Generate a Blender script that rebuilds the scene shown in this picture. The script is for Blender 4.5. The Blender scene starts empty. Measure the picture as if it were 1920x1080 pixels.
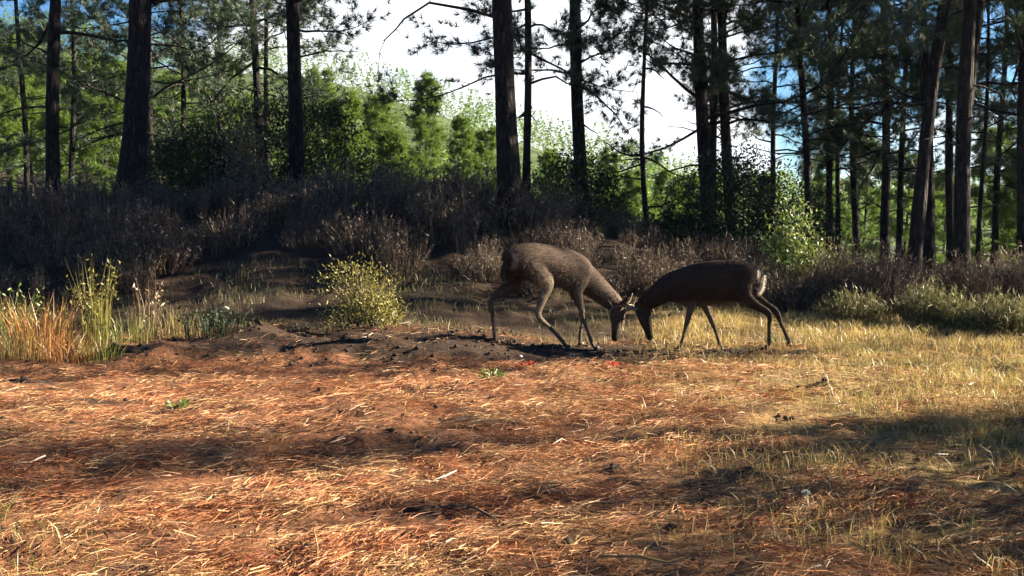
import bpy, math, random
import numpy as np
from mathutils import Vector

S = bpy.context.scene
COL = S.collection
R = math.radians

# ------------------------------------------------------------------ camera
CAM_Z, PITCH, F_PX = 1.20, math.atan(127 / 2059.0), 2059.0
cam_d = bpy.data.cameras.new('camera')
cam_d.sensor_width = 36.0
cam_d.lens = 36.0 * F_PX / 1920.0
cam_d.clip_start, cam_d.clip_end = 0.05, 6000.0
cam = bpy.data.objects.new('camera', cam_d)
cam.location = (0, 0, CAM_Z)
cam.rotation_euler = (R(90) - PITCH, 0, 0)
COL.objects.link(cam)
S.camera = cam

# ------------------------------------------------------------------ light
SUN_EL, SUN_AZ = R(23), R(12)          # azimuth measured from +x (right) towards +y (away)
sv = Vector((math.cos(SUN_EL) * math.cos(SUN_AZ), math.cos(SUN_EL) * math.sin(SUN_AZ), math.sin(SUN_EL)))
sun_d = bpy.data.lights.new('sun', 'SUN')
sun_d.energy, sun_d.angle, sun_d.color = 5.0, R(0.6), (1.0, 0.85, 0.63)
sun = bpy.data.objects.new('sun', sun_d)
sun.rotation_euler = (-sv).to_track_quat('-Z', 'Y').to_euler()
sun.location = sv * 40
COL.objects.link(sun)

W = bpy.data.worlds.new('World')
S.world = W
W.use_nodes = True
nt = W.node_tree
nt.nodes.clear()
def wn(t, **k):
    n = nt.nodes.new(t)
    for a, b in k.items():
        setattr(n, a, b)
    return n
wout = wn('ShaderNodeOutputWorld')
bg = wn('ShaderNodeBackground')
sky = wn('ShaderNodeTexSky', sky_type='NISHITA', sun_disc=False, sun_elevation=SUN_EL,
         sun_rotation=R(90) - SUN_AZ, air_density=1.1, dust_density=0.3, ozone_density=2.5)
tc = wn('ShaderNodeTexCoord')
mp = wn('ShaderNodeMapping')
mp.inputs['Scale'].default_value = (1.0, 1.0, 2.2)
mp.inputs['Location'].default_value = (0.35, 0.0, 0.1)
cn = wn('ShaderNodeTexNoise')
cn.inputs['Scale'].default_value = 3.1
cn.inputs['Detail'].default_value = 4.0
cn.inputs['Roughness'].default_value = 0.55
cr = wn('ShaderNodeValToRGB')
cr.color_ramp.elements[0].position, cr.color_ramp.elements[1].position = 0.52, 0.66
mx = wn('ShaderNodeMix', data_type='RGBA')
mx.inputs['B'].default_value = (4.5, 4.65, 4.9, 1)
tint = wn('ShaderNodeMix', data_type='RGBA', blend_type='MULTIPLY')
tint.inputs['Factor'].default_value = 1.0
tint.inputs['B'].default_value = (0.19, 0.38, 0.58, 1)
L = nt.links.new
L(tc.outputs['Generated'], mp.inputs['Vector'])
L(mp.outputs['Vector'], cn.inputs['Vector'])
sxz = wn('ShaderNodeSeparateXYZ')
L(tc.outputs['Generated'], sxz.inputs[0])
el = wn('ShaderNodeMapRange')                      # clouds lie low and thin out upwards
el.inputs['From Min'].default_value, el.inputs['From Max'].default_value = 0.0, 0.55
el.inputs['To Min'].default_value, el.inputs['To Max'].default_value = -0.02, -0.25
L(sxz.outputs['Z'], el.inputs['Value'])
bank = wn('ShaderNodeVectorMath', operation='DOT_PRODUCT')     # the big white cloud stands ahead, a little right
bank.inputs[1].default_value = Vector((-0.02, 0.98, 0.11)).normalized()
L(tc.outputs['Generated'], bank.inputs[0])
bk = wn('ShaderNodeMapRange')
bk.inputs['From Min'].default_value, bk.inputs['From Max'].default_value = 0.962, 0.986
bk.inputs['To Min'].default_value, bk.inputs['To Max'].default_value = 0.0, 0.34
L(bank.outputs['Value'], bk.inputs['Value'])
c0 = wn('ShaderNodeMath', operation='ADD')
L(el.outputs[0], c0.inputs[0]); L(bk.outputs[0], c0.inputs[1])
ca = wn('ShaderNodeMath', operation='ADD')
L(cn.outputs['Fac'], ca.inputs[0]); L(c0.outputs[0], ca.inputs[1])
L(ca.outputs[0], cr.inputs['Fac'])
L(cr.outputs['Color'], mx.inputs['Factor'])
L(sky.outputs['Color'], tint.inputs['A'])
L(tint.outputs['Result'], mx.inputs['A'])
L(mx.outputs['Result'], bg.inputs['Color'])
L(bg.outputs['Background'], wout.inputs['Surface'])
bg.inputs['Strength'].default_value = 0.05

S.view_settings.view_transform = 'Standard'
S.view_settings.look = 'None'
S.view_settings.gamma = 1.0
S.view_settings.use_curve_mapping = False
S.view_settings.exposure = 2.75
S.cycles.use_denoising = True
S.cycles.max_bounces = 5
S.cycles.diffuse_bounces = 3
S.cycles.glossy_bounces = 2
S.cycles.transmission_bounces = 3
S.cycles.transparent_max_bounces = 4
S.cycles.sample_clamp_indirect = 4.0

# ------------------------------------------------------------------ helpers
def px(x, y, d):
    """world point seen at photo pixel (x, y) at depth d along the view axis"""
    a, b = (x - 960) / F_PX, (540 - y) / F_PX
    f = np.array((0, math.cos(PITCH), -math.sin(PITCH)))
    u = np.array((0, math.sin(PITCH), math.cos(PITCH)))
    return np.array((0, 0, CAM_Z)) + d * (f + a * np.array((1.0, 0, 0)) + b * u)

def ss(a, b, x):
    t = np.clip((np.asarray(x, float) - a) / (b - a), 0, 1)
    return t * t * (3 - 2 * t)

_g = np.random.default_rng(5).random((256, 256))
def vnoise(x, y):
    x, y = np.asarray(x, float), np.asarray(y, float)
    xi, yi = np.floor(x).astype(int), np.floor(y).astype(int)
    fx, fy = x - xi, y - yi
    fx, fy = fx * fx * (3 - 2 * fx), fy * fy * (3 - 2 * fy)
    g = lambda i, j: _g[i & 255, j & 255]
    return (g(xi, yi) * (1 - fx) + g(xi + 1, yi) * fx) * (1 - fy) + (g(xi, yi + 1) * (1 - fx) + g(xi + 1, yi + 1) * fx) * fy
def fbm(x, y, o=4):
    s = 0; a = 0.5
    for k in range(o):
        s = s + a * vnoise(x * 2 ** k + 17 * k, y * 2 ** k + 31 * k); a *= 0.5
    return s / (1 - 0.5 ** o)

def gh(x, y):
    """height of the ground"""
    x, y = np.asarray(x, float), np.asarray(y, float)
    near = np.exp(-np.maximum(0, np.hypot(x, y - 6) - 12) / 10)
    n = (fbm(x * 1.3, y * 1.3) - 0.5) * 0.10 * near + (fbm(x * 6, y * 6, 3) - 0.5) * 0.085 * near + np.maximum(0, fbm(x * 2.2 + 40, y * 3.4, 3) - 0.52) * 0.10 * near
    ledge = 0.10 * ss(9.15, 9.6, y) * ss(-4.4, -2.9, x) * (1 - ss(-0.9, 0.3, x)) * (0.5 + vnoise(x * 2.1, y * 1.3))
    rise = (1.30 - 1.0 * ss(-0.5, 4.5, x)) * ss(11.0, 17.0, y)
    hump = 0.10 * np.exp(-((x + 2.65) / 0.45) ** 2 - ((y - 10.0) / 0.35) ** 2)
    far = ss(18, 55, y) * (2.2 * (1 - ss(-22, 2, x)) - 2.6 * ss(2, 16, x))
    big = (fbm(x * 0.05 + 9, y * 0.05) - 0.5) * 3.0 * ss(60, 140, np.hypot(x, y))
    return n + ledge + rise + hump + far + big

def mesh(name, V, tris=None, quads=None, smooth=False):
    V = np.asarray(V, np.float32).reshape(-1, 3)
    me = bpy.data.meshes.new(name)
    li, tot = [], []
    if tris is not None and len(tris):
        t = np.asarray(tris, np.int32).reshape(-1, 3); li.append(t.ravel()); tot.append(np.full(len(t), 3, np.int32))
    if quads is not None and len(quads):
        q = np.asarray(quads, np.int32).reshape(-1, 4); li.append(q.ravel()); tot.append(np.full(len(q), 4, np.int32))
    li, tot = np.concatenate(li), np.concatenate(tot)
    st = np.concatenate(([0], np.cumsum(tot)[:-1])).astype(np.int32)
    me.vertices.add(len(V)); me.vertices.foreach_set('co', V.ravel())
    me.loops.add(len(li)); me.loops.foreach_set('vertex_index', li)
    me.polygons.add(len(tot)); me.polygons.foreach_set('loop_start', st)
    try:
        me.polygons.foreach_set('loop_total', tot)
    except Exception:
        pass
    me.update(calc_edges=True)
    if smooth:
        me.polygons.foreach_set('use_smooth', np.ones(len(tot), bool))
    me.validate()
    return me

class MB:
    """collects vertices, triangles and quads for ONE mesh"""
    def __init__(s): s.v, s.t, s.q, s.n = [], [], [], 0
    def add(s, V, tris=None, quads=None):
        V = np.asarray(V, float).reshape(-1, 3)
        if tris is not None and len(tris): s.t.append(np.asarray(tris, int).reshape(-1, 3) + s.n)
        if quads is not None and len(quads): s.q.append(np.asarray(quads, int).reshape(-1, 4) + s.n)
        s.v.append(V); s.n += len(V)
    def tube(s, P, r, k=6, cap=True):
        P = np.asarray(P, float); r = np.asarray(r, float) * np.ones(len(P)); m = len(P)
        T = np.gradient(P, axis=0); T /= np.linalg.norm(T, axis=1)[:, None] + 1e-9
        h = np.array((0.3, 0.1, 1.0)) if abs(T[0][2]) < 0.8 else np.array((1.0, 0.2, 0.1))
        A = np.cross(T, h); A /= np.linalg.norm(A, axis=1)[:, None] + 1e-9
        B = np.cross(T, A)
        th = np.arange(k) / k * 2 * math.pi
        V = P[:, None, :] + r[:, None, None] * (A[:, None, :] * np.cos(th)[None, :, None] + B[:, None, :] * np.sin(th)[None, :, None])
        i = np.arange(m - 1)[:, None] * k; j = np.arange(k)[None, :]; j2 = (j + 1) % k
        Q = np.stack((i + j, i + j2, i + k + j2, i + k + j), -1).reshape(-1, 4)
        V = V.reshape(-1, 3); tr = []
        if cap:
            V = np.vstack((V, P[:1], P[-1:])); c0, c1 = m * k, m * k + 1
            for a in range(k):
                b = (a + 1) % k
                tr.append((c0, b, a)); tr.append((c1, (m - 1) * k + a, (m - 1) * k + b))
        s.add(V, tr, Q)
    def blades(s, P0, P1, P2, w, rg):
        """N curved tapering blades: base, middle, tip"""
        N = len(P0); ax = P2 - P0
        sd = np.cross(ax, rg.normal(size=(N, 3))); sd /= np.linalg.norm(sd, axis=1)[:, None] + 1e-9
        w = (np.ones(N) * w)[:, None]
        V = np.stack((P0 - sd * w / 2, P0 + sd * w / 2, P1 - sd * w * 0.4, P1 + sd * w * 0.4, P2), 1).reshape(-1, 3)
        b = np.arange(N)[:, None] * 5
        s.add(V, b + np.array([[2, 3, 4]]), b + np.array([[0, 1, 3, 2]]))
    def spikes(s, P0, P2, w, rg):
        """N single-triangle needles"""
        N = len(P0); ax = P2 - P0
        sd = np.cross(ax, rg.normal(size=(N, 3))); sd /= np.linalg.norm(sd, axis=1)[:, None] + 1e-9
        w = (np.ones(N) * w)[:, None]
        V = np.stack((P0 - sd * w / 2, P0 + sd * w / 2, P2), 1).reshape(-1, 3)
        s.add(V, np.arange(N * 3).reshape(-1, 3))
    def leaves(s, C, D, ln, wd, rg):
        """N bent four-sided leaves, stalk at C, pointing along D"""
        N = len(C); D = D / (np.linalg.norm(D, axis=1)[:, None] + 1e-9)
        sd = np.cross(D, rg.normal(size=(N, 3))); sd /= np.linalg.norm(sd, axis=1)[:, None] + 1e-9
        nn = np.cross(D, sd); ln = (np.ones(N) * ln)[:, None]; wd = (np.ones(N) * wd)[:, None]
        mid = C + D * ln * 0.45 + nn * ln * 0.10
        V = np.stack((C, mid + sd * wd / 2, C + D * ln, mid - sd * wd / 2), 1).reshape(-1, 3)
        b = np.arange(N)[:, None] * 4
        s.add(V, np.concatenate((b + np.array([[0, 1, 2]]), b + np.array([[0, 2, 3]]))))
    def arrays(s):
        return np.vstack(s.v), (np.vstack(s.t) if s.t else None), (np.vstack(s.q) if s.q else None)
    def build(s, name, mat, parent=None, smooth=False):
        V, t, q = s.arrays()
        return link(name, mesh(name, V, t, q, smooth), mat, parent)

def link(name, me, mat, parent=None):
    o = bpy.data.objects.new(name, me)
    COL.objects.link(o)
    if mat is not None and not me.materials:
        me.materials.append(mat)
    if parent is not None:
        o.parent = parent
    return o
def tag(o, label=None, cat=None, group=None, kind=None):
    for k, v in (('label', label), ('category', cat), ('group', group), ('kind', kind)):
        if v: o[k] = v
    return o
def thing(name, loc, label, cat, group=None, rz=0.0):
    o = bpy.data.objects.new(name, None)
    o.empty_display_size = 0.2
    o.location = [float(c) for c in loc]; o.rotation_euler = (0, 0, rz)
    COL.objects.link(o)
    return tag(o, label, cat, group)
def dup(root, loc, rz=0.0, sc=1.0, label=None, group=None):
    r = root.copy(); COL.objects.link(r)
    r.location = [float(c) for c in loc]; r.rotation_euler = (0, 0, rz); r.scale = (sc, sc, sc) if np.isscalar(sc) else sc
    if label: r['label'] = label
    if group: r['group'] = group
    for ch in root.children:
        c = ch.copy(); COL.objects.link(c); c.parent = r
    return r

# ------------------------------------------------------------------ materials
def newmat(name):
    m = bpy.data.materials.new(name); m.use_nodes = True
    m.node_tree.nodes.clear()
    return m, m.node_tree.nodes, m.node_tree.links.new
def ramp(N, stops):
    r = N.new('ShaderNodeValToRGB'); e = r.color_ramp.elements
    while len(e) < len(stops): e.new(0.5)
    for k, (p, c) in enumerate(stops):
        e[k].position = p; e[k].color = (*c, 1)
    return r
def leaf_mat(name, stops, trans=0.35, gloss=0.06, rough=0.45):
    m, N, K = newmat(name)
    g = N.new('ShaderNodeNewGeometry')
    r = ramp(N, stops); K(g.outputs['Random Per Island'], r.inputs['Fac'])
    d = N.new('ShaderNodeBsdfDiffuse'); t = N.new('ShaderNodeBsdfTranslucent'); gl = N.new('ShaderNodeBsdfGlossy')
    gl.inputs['Roughness'].default_value = rough
    a = N.new('ShaderNodeMixShader'); a.inputs[0].default_value = trans
    b = N.new('ShaderNodeMixShader'); b.inputs[0].default_value = gloss
    o = N.new('ShaderNodeOutputMaterial')
    K(r.outputs['Color'], d.inputs['Color']); K(r.outputs['Color'], t.inputs['Color'])
    K(d.outputs[0], a.inputs[1]); K(t.outputs[0], a.inputs[2])
    K(a.outputs[0], b.inputs[1]); K(gl.outputs[0], b.inputs[2]); K(b.outputs[0], o.inputs['Surface'])
    return m
def bark_mat(name, c0, c1, c2):
    m, N, K = newmat(name)
    tcn = N.new('ShaderNodeTexCoord'); mpn = N.new('ShaderNodeMapping')
    mpn.inputs['Scale'].default_value = (9, 9, 2.2)
    v = N.new('ShaderNodeTexVoronoi'); v.feature = 'DISTANCE_TO_EDGE'; v.inputs['Scale'].default_value = 1.6
    n = N.new('ShaderNodeTexNoise'); n.inputs['Scale'].default_value = 3.0; n.inputs['Detail'].default_value = 8
    K(tcn.outputs['Object'], mpn.inputs['Vector'])
    K(mpn.outputs['Vector'], n.inputs['Vector'])
    ad = N.new('ShaderNodeVectorMath'); ad.operation = 'ADD'
    K(mpn.outputs['Vector'], ad.inputs[0]); K(n.outputs['Color'], ad.inputs[1]); K(ad.outputs[0], v.inputs['Vector'])
    mm = N.new('ShaderNodeMath'); mm.operation = 'MULTIPLY_ADD'
    K(v.outputs['Distance'], mm.inputs[0]); mm.inputs[1].default_value = 1.6
    n2 = N.new('ShaderNodeMath'); n2.operation = 'MULTIPLY'; n2.inputs[1].default_value = 0.5
    K(n.outputs['Fac'], n2.inputs[0]); K(n2.outputs[0], mm.inputs[2])
    r = ramp(N, [(0.2, c0), (0.5, c1), (0.85, c2)]); K(mm.outputs[0], r.inputs['Fac'])
    bp = N.new('ShaderNodeBump'); bp.inputs['Strength'].default_value = 0.9; bp.inputs['Distance'].default_value = 0.03
    K(mm.outputs[0], bp.inputs['Height'])
    p = N.new('ShaderNodeBsdfPrincipled'); p.inputs['Roughness'].default_value = 0.9
    p.inputs['Specular IOR Level'].default_value = 0.15
    K(r.outputs['Color'], p.inputs['Base Color']); K(bp.outputs[0], p.inputs['Normal'])
    o = N.new('ShaderNodeOutputMaterial'); K(p.outputs[0], o.inputs['Surface'])
    return m
def plain_mat(name, c0, c1, scale=20, rough=0.8, bump=0.3, spec=0.2):
    m, N, K = newmat(name)
    tcn = N.new('ShaderNodeTexCoord'); n = N.new('ShaderNodeTexNoise')
    n.inputs['Scale'].default_value = scale; n.inputs['Detail'].default_value = 6
    K(tcn.outputs['Object'], n.inputs['Vector'])
    r = ramp(N, [(0.3, c0), (0.7, c1)]); K(n.outputs['Fac'], r.inputs['Fac'])
    bp = N.new('ShaderNodeBump'); bp.inputs['Strength'].default_value = bump; bp.inputs['Distance'].default_value = 0.02
    K(n.outputs['Fac'], bp.inputs['Height'])
    p = N.new('ShaderNodeBsdfPrincipled'); p.inputs['Roughness'].default_value = rough
    p.inputs['Specular IOR Level'].default_value = spec
    K(r.outputs['Color'], p.inputs['Base Color']); K(bp.outputs[0], p.inputs['Normal'])
    o = N.new('ShaderNodeOutputMaterial'); K(p.outputs[0], o.inputs['Surface'])
    return m

M = {}
M['bark'] = bark_mat('pine_bark', (0.006, 0.005, 0.006), (0.017, 0.014, 0.015), (0.042, 0.033, 0.032))
M['twig'] = plain_mat('twig_wood', (0.04, 0.03, 0.025), (0.09, 0.07, 0.055), 30)
M['needles'] = leaf_mat('pine_needles', [(0, (0.018, 0.040, 0.026)), (0.5, (0.030, 0.062, 0.032)), (0.85, (0.048, 0.085, 0.034)), (1, (0.09, 0.085, 0.035))], 0.3, 0.05, 0.5)
M['needles_young'] = leaf_mat('young_pine_needles', [(0, (0.045, 0.10, 0.018)), (0.5, (0.092, 0.165, 0.026)), (1, (0.165, 0.22, 0.034))], 0.45, 0.02)
M['leaf_dark'] = leaf_mat('dark_shrub_leaf', [(0, (0.011, 0.020, 0.013)), (0.6, (0.021, 0.036, 0.016)), (1, (0.042, 0.058, 0.022))], 0.25, 0.02, 0.6)
M['leaf_light'] = leaf_mat('light_green_leaf', [(0, (0.05, 0.09, 0.02)), (0.6, (0.11, 0.16, 0.03)), (1, (0.2, 0.2, 0.05))], 0.45)
M['leaf_olive'] = leaf_mat('olive_leaf', [(0, (0.07, 0.065, 0.025)), (0.5, (0.17, 0.155, 0.045)), (0.85, (0.22, 0.20, 0.055)), (1, (0.25, 0.22, 0.07))], 0.35, 0.02)
M['leaf_brown'] = leaf_mat('dry_brown_leaf', [(0, (0.09, 0.055, 0.03)), (0.6, (0.17, 0.11, 0.06)), (1, (0.26, 0.19, 0.11))], 0.35)
M['heath'] = leaf_mat('heath_sprig', [(0, (0.040, 0.029, 0.024)), (0.5, (0.080, 0.057, 0.044)), (0.85, (0.125, 0.096, 0.066)), (1, (0.28, 0.23, 0.18))], 0.3, 0.02)
M['heath_green'] = leaf_mat('grey_green_sprig', [(0, (0.045, 0.05, 0.025)), (0.5, (0.10, 0.10, 0.04)), (1, (0.20, 0.18, 0.08))], 0.35, 0.03)
M['straw'] = leaf_mat('straw_blade', [(0, (0.16, 0.11, 0.045)), (0.5, (0.33, 0.24, 0.09)), (0.85, (0.42, 0.33, 0.13)), (1, (0.22, 0.24, 0.08))], 0.4, 0.04)
M['orange_grass'] = leaf_mat('orange_dry_blade', [(0, (0.26, 0.10, 0.03)), (0.6, (0.42, 0.19, 0.055)), (1, (0.5, 0.30, 0.10))], 0.4, 0.04)
M['green_grass'] = leaf_mat('green_blade', [(0, (0.09, 0.12, 0.025)), (0.6, (0.17, 0.19, 0.04)), (1, (0.30, 0.26, 0.08))], 0.4, 0.04)
M['litter'] = leaf_mat('fallen_needle', [(0, (0.08, 0.036, 0.024)), (0.25, (0.20, 0.082, 0.042)), (0.55, (0.34, 0.155, 0.078)), (0.8, (0.45, 0.26, 0.13)), (1, (0.54, 0.41, 0.26))], 0.15, 0.02, 0.5)
def vary(mat, scale, stops):
    T_ = mat.node_tree; N, K = T_.nodes, T_.links.new
    r_ = next(n for n in N if n.type == 'VALTORGB'); outs = [l.to_socket for l in r_.outputs['Color'].links]
    g = N.new('ShaderNodeNewGeometry'); n = N.new('ShaderNodeTexNoise'); n.inputs['Scale'].default_value = scale; n.inputs['Detail'].default_value = 5
    K(g.outputs['Position'], n.inputs['Vector']); q = ramp(N, stops); K(n.outputs['Fac'], q.inputs['Fac'])
    x_ = N.new('ShaderNodeMix'); x_.data_type = 'RGBA'; x_.blend_type = 'MULTIPLY'; x_.inputs['Factor'].default_value = 1
    K(r_.outputs['Color'], x_.inputs['A']); K(q.outputs['Color'], x_.inputs['B'])
    for o_ in outs: K(x_.outputs['Result'], o_)
vary(M['litter'], 1.9, [(0.28, (0.5, 0.36, 0.36)), (0.42, (1.0, 0.80, 0.70)), (0.55, (1.0, 1.02, 0.95)), (0.7, (1.05, 1.2, 1.1))])
vary(M['straw'], 1.3, [(0.3, (0.55, 0.55, 0.55)), (0.5, (0.9, 0.9, 0.85)), (0.7, (1.05, 1.05, 1.0))])
M['pale_litter'] = leaf_mat('pale_fallen_straw', [(0, (0.17, 0.09, 0.045)), (0.6, (0.29, 0.175, 0.085)), (1, (0.40, 0.28, 0.15))], 0.2, 0.02)
M['soil_clod'] = plain_mat('dark_soil', (0.014, 0.011, 0.009), (0.036, 0.027, 0.022), 14, 0.95, 0.6)
M['stone'] = plain_mat('pale_stone', (0.30, 0.27, 0.23), (0.5, 0.46, 0.4), 25, 0.85, 0.3)
M['red_leaf'] = leaf_mat('red_leaf', [(0, (0.35, 0.04, 0.03)), (1, (0.5, 0.10, 0.05))], 0.35)
M['white_head'] = leaf_mat('pale_seed_head', [(0, (0.45, 0.42, 0.36)), (1, (0.65, 0.62, 0.55))], 0.3)
M['antler'] = plain_mat('antler_bone', (0.09, 0.065, 0.045), (0.22, 0.17, 0.125), 18, 0.6, 0.2, 0.3)
M['hoof'] = plain_mat('hoof_horn', (0.015, 0.013, 0.012), (0.04, 0.035, 0.03), 30, 0.5, 0.1, 0.4)
M['eye'] = plain_mat('dark_eye', (0.006, 0.005, 0.004), (0.012, 0.01, 0.008), 5, 0.08, 0.0, 0.6)
M['hill'] = plain_mat('hill_ground', (0.028, 0.050, 0.016), (0.06, 0.085, 0.028), 0.2, 1.0, 0.2)

# ground: needle litter, straw and bare soil
m, N, K = newmat('forest_floor')
ge = N.new('ShaderNodeNewGeometry')
n1 = N.new('ShaderNodeTexNoise'); n1.inputs['Scale'].default_value = 1.3; n1.inputs['Detail'].default_value = 6
n2 = N.new('ShaderNodeTexNoise'); n2.inputs['Scale'].default_value = 22; n2.inputs['Detail'].default_value = 8
n2.inputs['Roughness'].default_value = 0.7
n3 = N.new('ShaderNodeTexNoise'); n3.inputs['Scale'].default_value = 0.7; n3.inputs['Detail'].default_value = 3
for n in (n1, n2, n3): K(ge.outputs['Position'], n.inputs['Vector'])
litter = ramp(N, [(0.25, (0.05, 0.025, 0.016)), (0.45, (0.11, 0.05, 0.028)), (0.62, (0.22, 0.10, 0.05)), (0.8, (0.33, 0.19, 0.10))])
straw = ramp(N, [(0.25, (0.05, 0.035, 0.018)), (0.45, (0.15, 0.105, 0.045)), (0.65, (0.28, 0.20, 0.08)), (0.85, (0.36, 0.28, 0.12))])
K(n2.outputs['Fac'], litter.inputs['Fac']); K(n2.outputs['Fac'], straw.inputs['Fac'])
sx = N.new('ShaderNodeSeparateXYZ'); K(ge.outputs['Position'], sx.inputs[0])
ma = N.new('ShaderNodeMath'); ma.operation = 'MULTIPLY_ADD'; ma.inputs[1].default_value = 3.0
K(n3.outputs['Fac'], ma.inputs[0]); K(sx.outputs['X'], ma.inputs[2])
mr = N.new('ShaderNodeMapRange'); mr.inputs['From Min'].default_value = 1.6; mr.inputs['From Max'].default_value = 3.6
K(ma.outputs[0], mr.inputs['Value'])
mxa = N.new('ShaderNodeMix'); mxa.data_type = 'RGBA'
K(mr.outputs[0], mxa.inputs['Factor']); K(litter.outputs[0], mxa.inputs['A']); K(straw.outputs[0], mxa.inputs['B'])
soilf = ramp(N, [(0.30, (1, 1, 1)), (0.46, (0, 0, 0))]); K(n1.outputs['Fac'], soilf.inputs['Fac'])
mxb = N.new('ShaderNodeMix'); mxb.data_type = 'RGBA'; mxb.inputs['B'].default_value = (0.035, 0.026, 0.02, 1)
K(soilf.outputs[0], mxb.inputs['Factor']); K(mxa.outputs['Result'], mxb.inputs['A'])
def rng_(sock, lo, hi):
    q = N.new('ShaderNodeMapRange'); q.interpolation_type = 'SMOOTHSTEP'
    q.inputs['From Min'].default_value = lo; q.inputs['From Max'].default_value = hi; K(sock, q.inputs['Value']); return q.outputs[0]
def mul_(a_, b_):
    q = N.new('ShaderNodeMath'); q.operation = 'MULTIPLY'; K(a_, q.inputs[0]); K(b_, q.inputs[1]); return q.outputs[0]
def add_(a_, b_, f):
    q = N.new('ShaderNodeMath'); q.operation = 'MULTIPLY_ADD'; K(b_, q.inputs[0]); q.inputs[1].default_value = f; K(a_, q.inputs[2]); return q.outputs[0]
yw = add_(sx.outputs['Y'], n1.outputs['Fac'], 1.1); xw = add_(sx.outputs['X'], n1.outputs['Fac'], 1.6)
scrape_shade = mul_(mul_(rng_(yw, 9.75, 9.95), rng_(yw, 11.7, 11.1)), mul_(rng_(xw, -2.6, -1.9), rng_(xw, 3.6, 2.6)))   # trampled bare soil, with the shade band by the deer put into its colour
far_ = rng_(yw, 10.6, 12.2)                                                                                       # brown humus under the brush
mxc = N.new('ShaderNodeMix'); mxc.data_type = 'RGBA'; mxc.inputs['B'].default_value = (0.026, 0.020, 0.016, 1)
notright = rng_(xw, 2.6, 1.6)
fx_ = N.new('ShaderNodeMath'); fx_.operation = 'MAXIMUM'; K(scrape_shade, fx_.inputs[0]); mxr = N.new('ShaderNodeMath'); mxr.operation = 'MAXIMUM'; K(notright, mxr.inputs[0]); K(rng_(yw, 13.2, 14.0), mxr.inputs[1])
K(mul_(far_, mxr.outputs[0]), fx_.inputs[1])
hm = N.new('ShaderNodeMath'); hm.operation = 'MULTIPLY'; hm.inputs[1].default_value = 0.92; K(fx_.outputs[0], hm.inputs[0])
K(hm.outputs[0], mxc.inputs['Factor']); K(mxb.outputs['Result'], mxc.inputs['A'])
bp = N.new('ShaderNodeBump'); bp.inputs['Strength'].default_value = 0.8; bp.inputs['Distance'].default_value = 0.04
K(n2.outputs['Fac'], bp.inputs['Height'])
p = N.new('ShaderNodeBsdfPrincipled'); p.inputs['Roughness'].default_value = 0.95; p.inputs['Specular IOR Level'].default_value = 0.1
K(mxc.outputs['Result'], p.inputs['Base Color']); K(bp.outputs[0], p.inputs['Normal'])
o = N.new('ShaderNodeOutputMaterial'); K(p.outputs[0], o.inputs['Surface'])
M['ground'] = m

# ------------------------------------------------------------------ ground and hills
def axis(lo, hi, step, far, g=1.16):
    a = list(np.arange(lo, hi, step)); s = step; x = hi
    while x < far[1]: a.append(x); s *= g; x += s
    a.append(far[1]); s = step; x = lo - step; pre = []
    while x > far[0]: pre.append(x); s *= g; x -= s
    pre.append(far[0])
    return np.array(pre[::-1] + a)
X, Y = axis(-7.0, 7.0, 0.055, (-600, 600)), axis(2.6, 13.5, 0.055, (-120, 900))
gx, gy = np.meshgrid(X, Y)
V = np.stack((gx, gy, gh(gx, gy)), -1).reshape(-1, 3)
i, j = np.meshgrid(np.arange(len(X) - 1), np.arange(len(Y) - 1)); b = (j * len(X) + i).ravel()
Q = np.stack((b, b + 1, b + 1 + len(X), b + len(X)), -1)
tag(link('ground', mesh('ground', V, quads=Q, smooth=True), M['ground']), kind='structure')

def hill_z(x, y):
    r = np.exp(-((y - 210) / 70.0) ** 2)
    prof = np.interp(x, [-260, -130, -40, -5, 30, 60, 120, 300], [48, 43, 30, 21.5, 10.0, 5, 4, 6])
    return prof * r - 3.0 + (fbm(x * 0.03 + 3, y * 0.03) - 0.5) * 5 * r
hx, hy = np.meshgrid(np.linspace(-300, 320, 90), np.linspace(90, 400, 50))
V = np.stack((hx, hy, hill_z(hx, hy)), -1).reshape(-1, 3)
i, j = np.meshgrid(np.arange(89), np.arange(49)); b = (j * 90 + i).ravel()
tag(link('hill', mesh('hill', V, quads=np.stack((b, b + 1, b + 91, b + 90), -1), smooth=True), M['hill']), kind='structure')
rg = np.random.default_rng(3)
mx_, my_ = np.meshgrid(np.linspace(-300, 1500, 80), np.linspace(1300, 1900, 8))
mz = (20 + 40 * fbm(mx_ * 0.006, my_ * 0.002 + 4)) * np.sin(np.linspace(0.0, math.pi, 8))[:, None]
V = np.stack((mx_, my_, mz - 5), -1).reshape(-1, 3)
i, j = np.meshgrid(np.arange(79), np.arange(7)); b = (j * 80 + i).ravel()
tag(link('mountains', mesh('mountains', V, quads=np.stack((b, b + 1, b + 81, b + 80), -1), smooth=True), M['hill']), kind='structure')
# far-off wood on the hill
fw = MB()
n = 1800
xx, yy = rg.uniform(-150, 90, n), rg.uniform(105, 235, n)
for x, y in zip(xx, yy):
    h = rg.uniform(3.5, 6.8); c = 110; u = rg.random(c) ** 0.8
    a = rg.uniform(0, 6.28, c); rr = (1 - u) * h * 0.30 + 0.2
    P = np.stack((x + rr * np.cos(a), y + rr * np.sin(a), hill_z(x, y) + 0.6 + u * h), -1)
    D = np.stack((np.cos(a), np.sin(a), rg.uniform(-0.4, 0.6, c)), -1)
    fw.leaves(P, D, h * rg.uniform(0.06, 0.11), h * 0.035, rg)
tag(fw.build('forest', M['needles_young']), 'wooded hillside far behind the pines', 'forest', kind='stuff')

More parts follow.
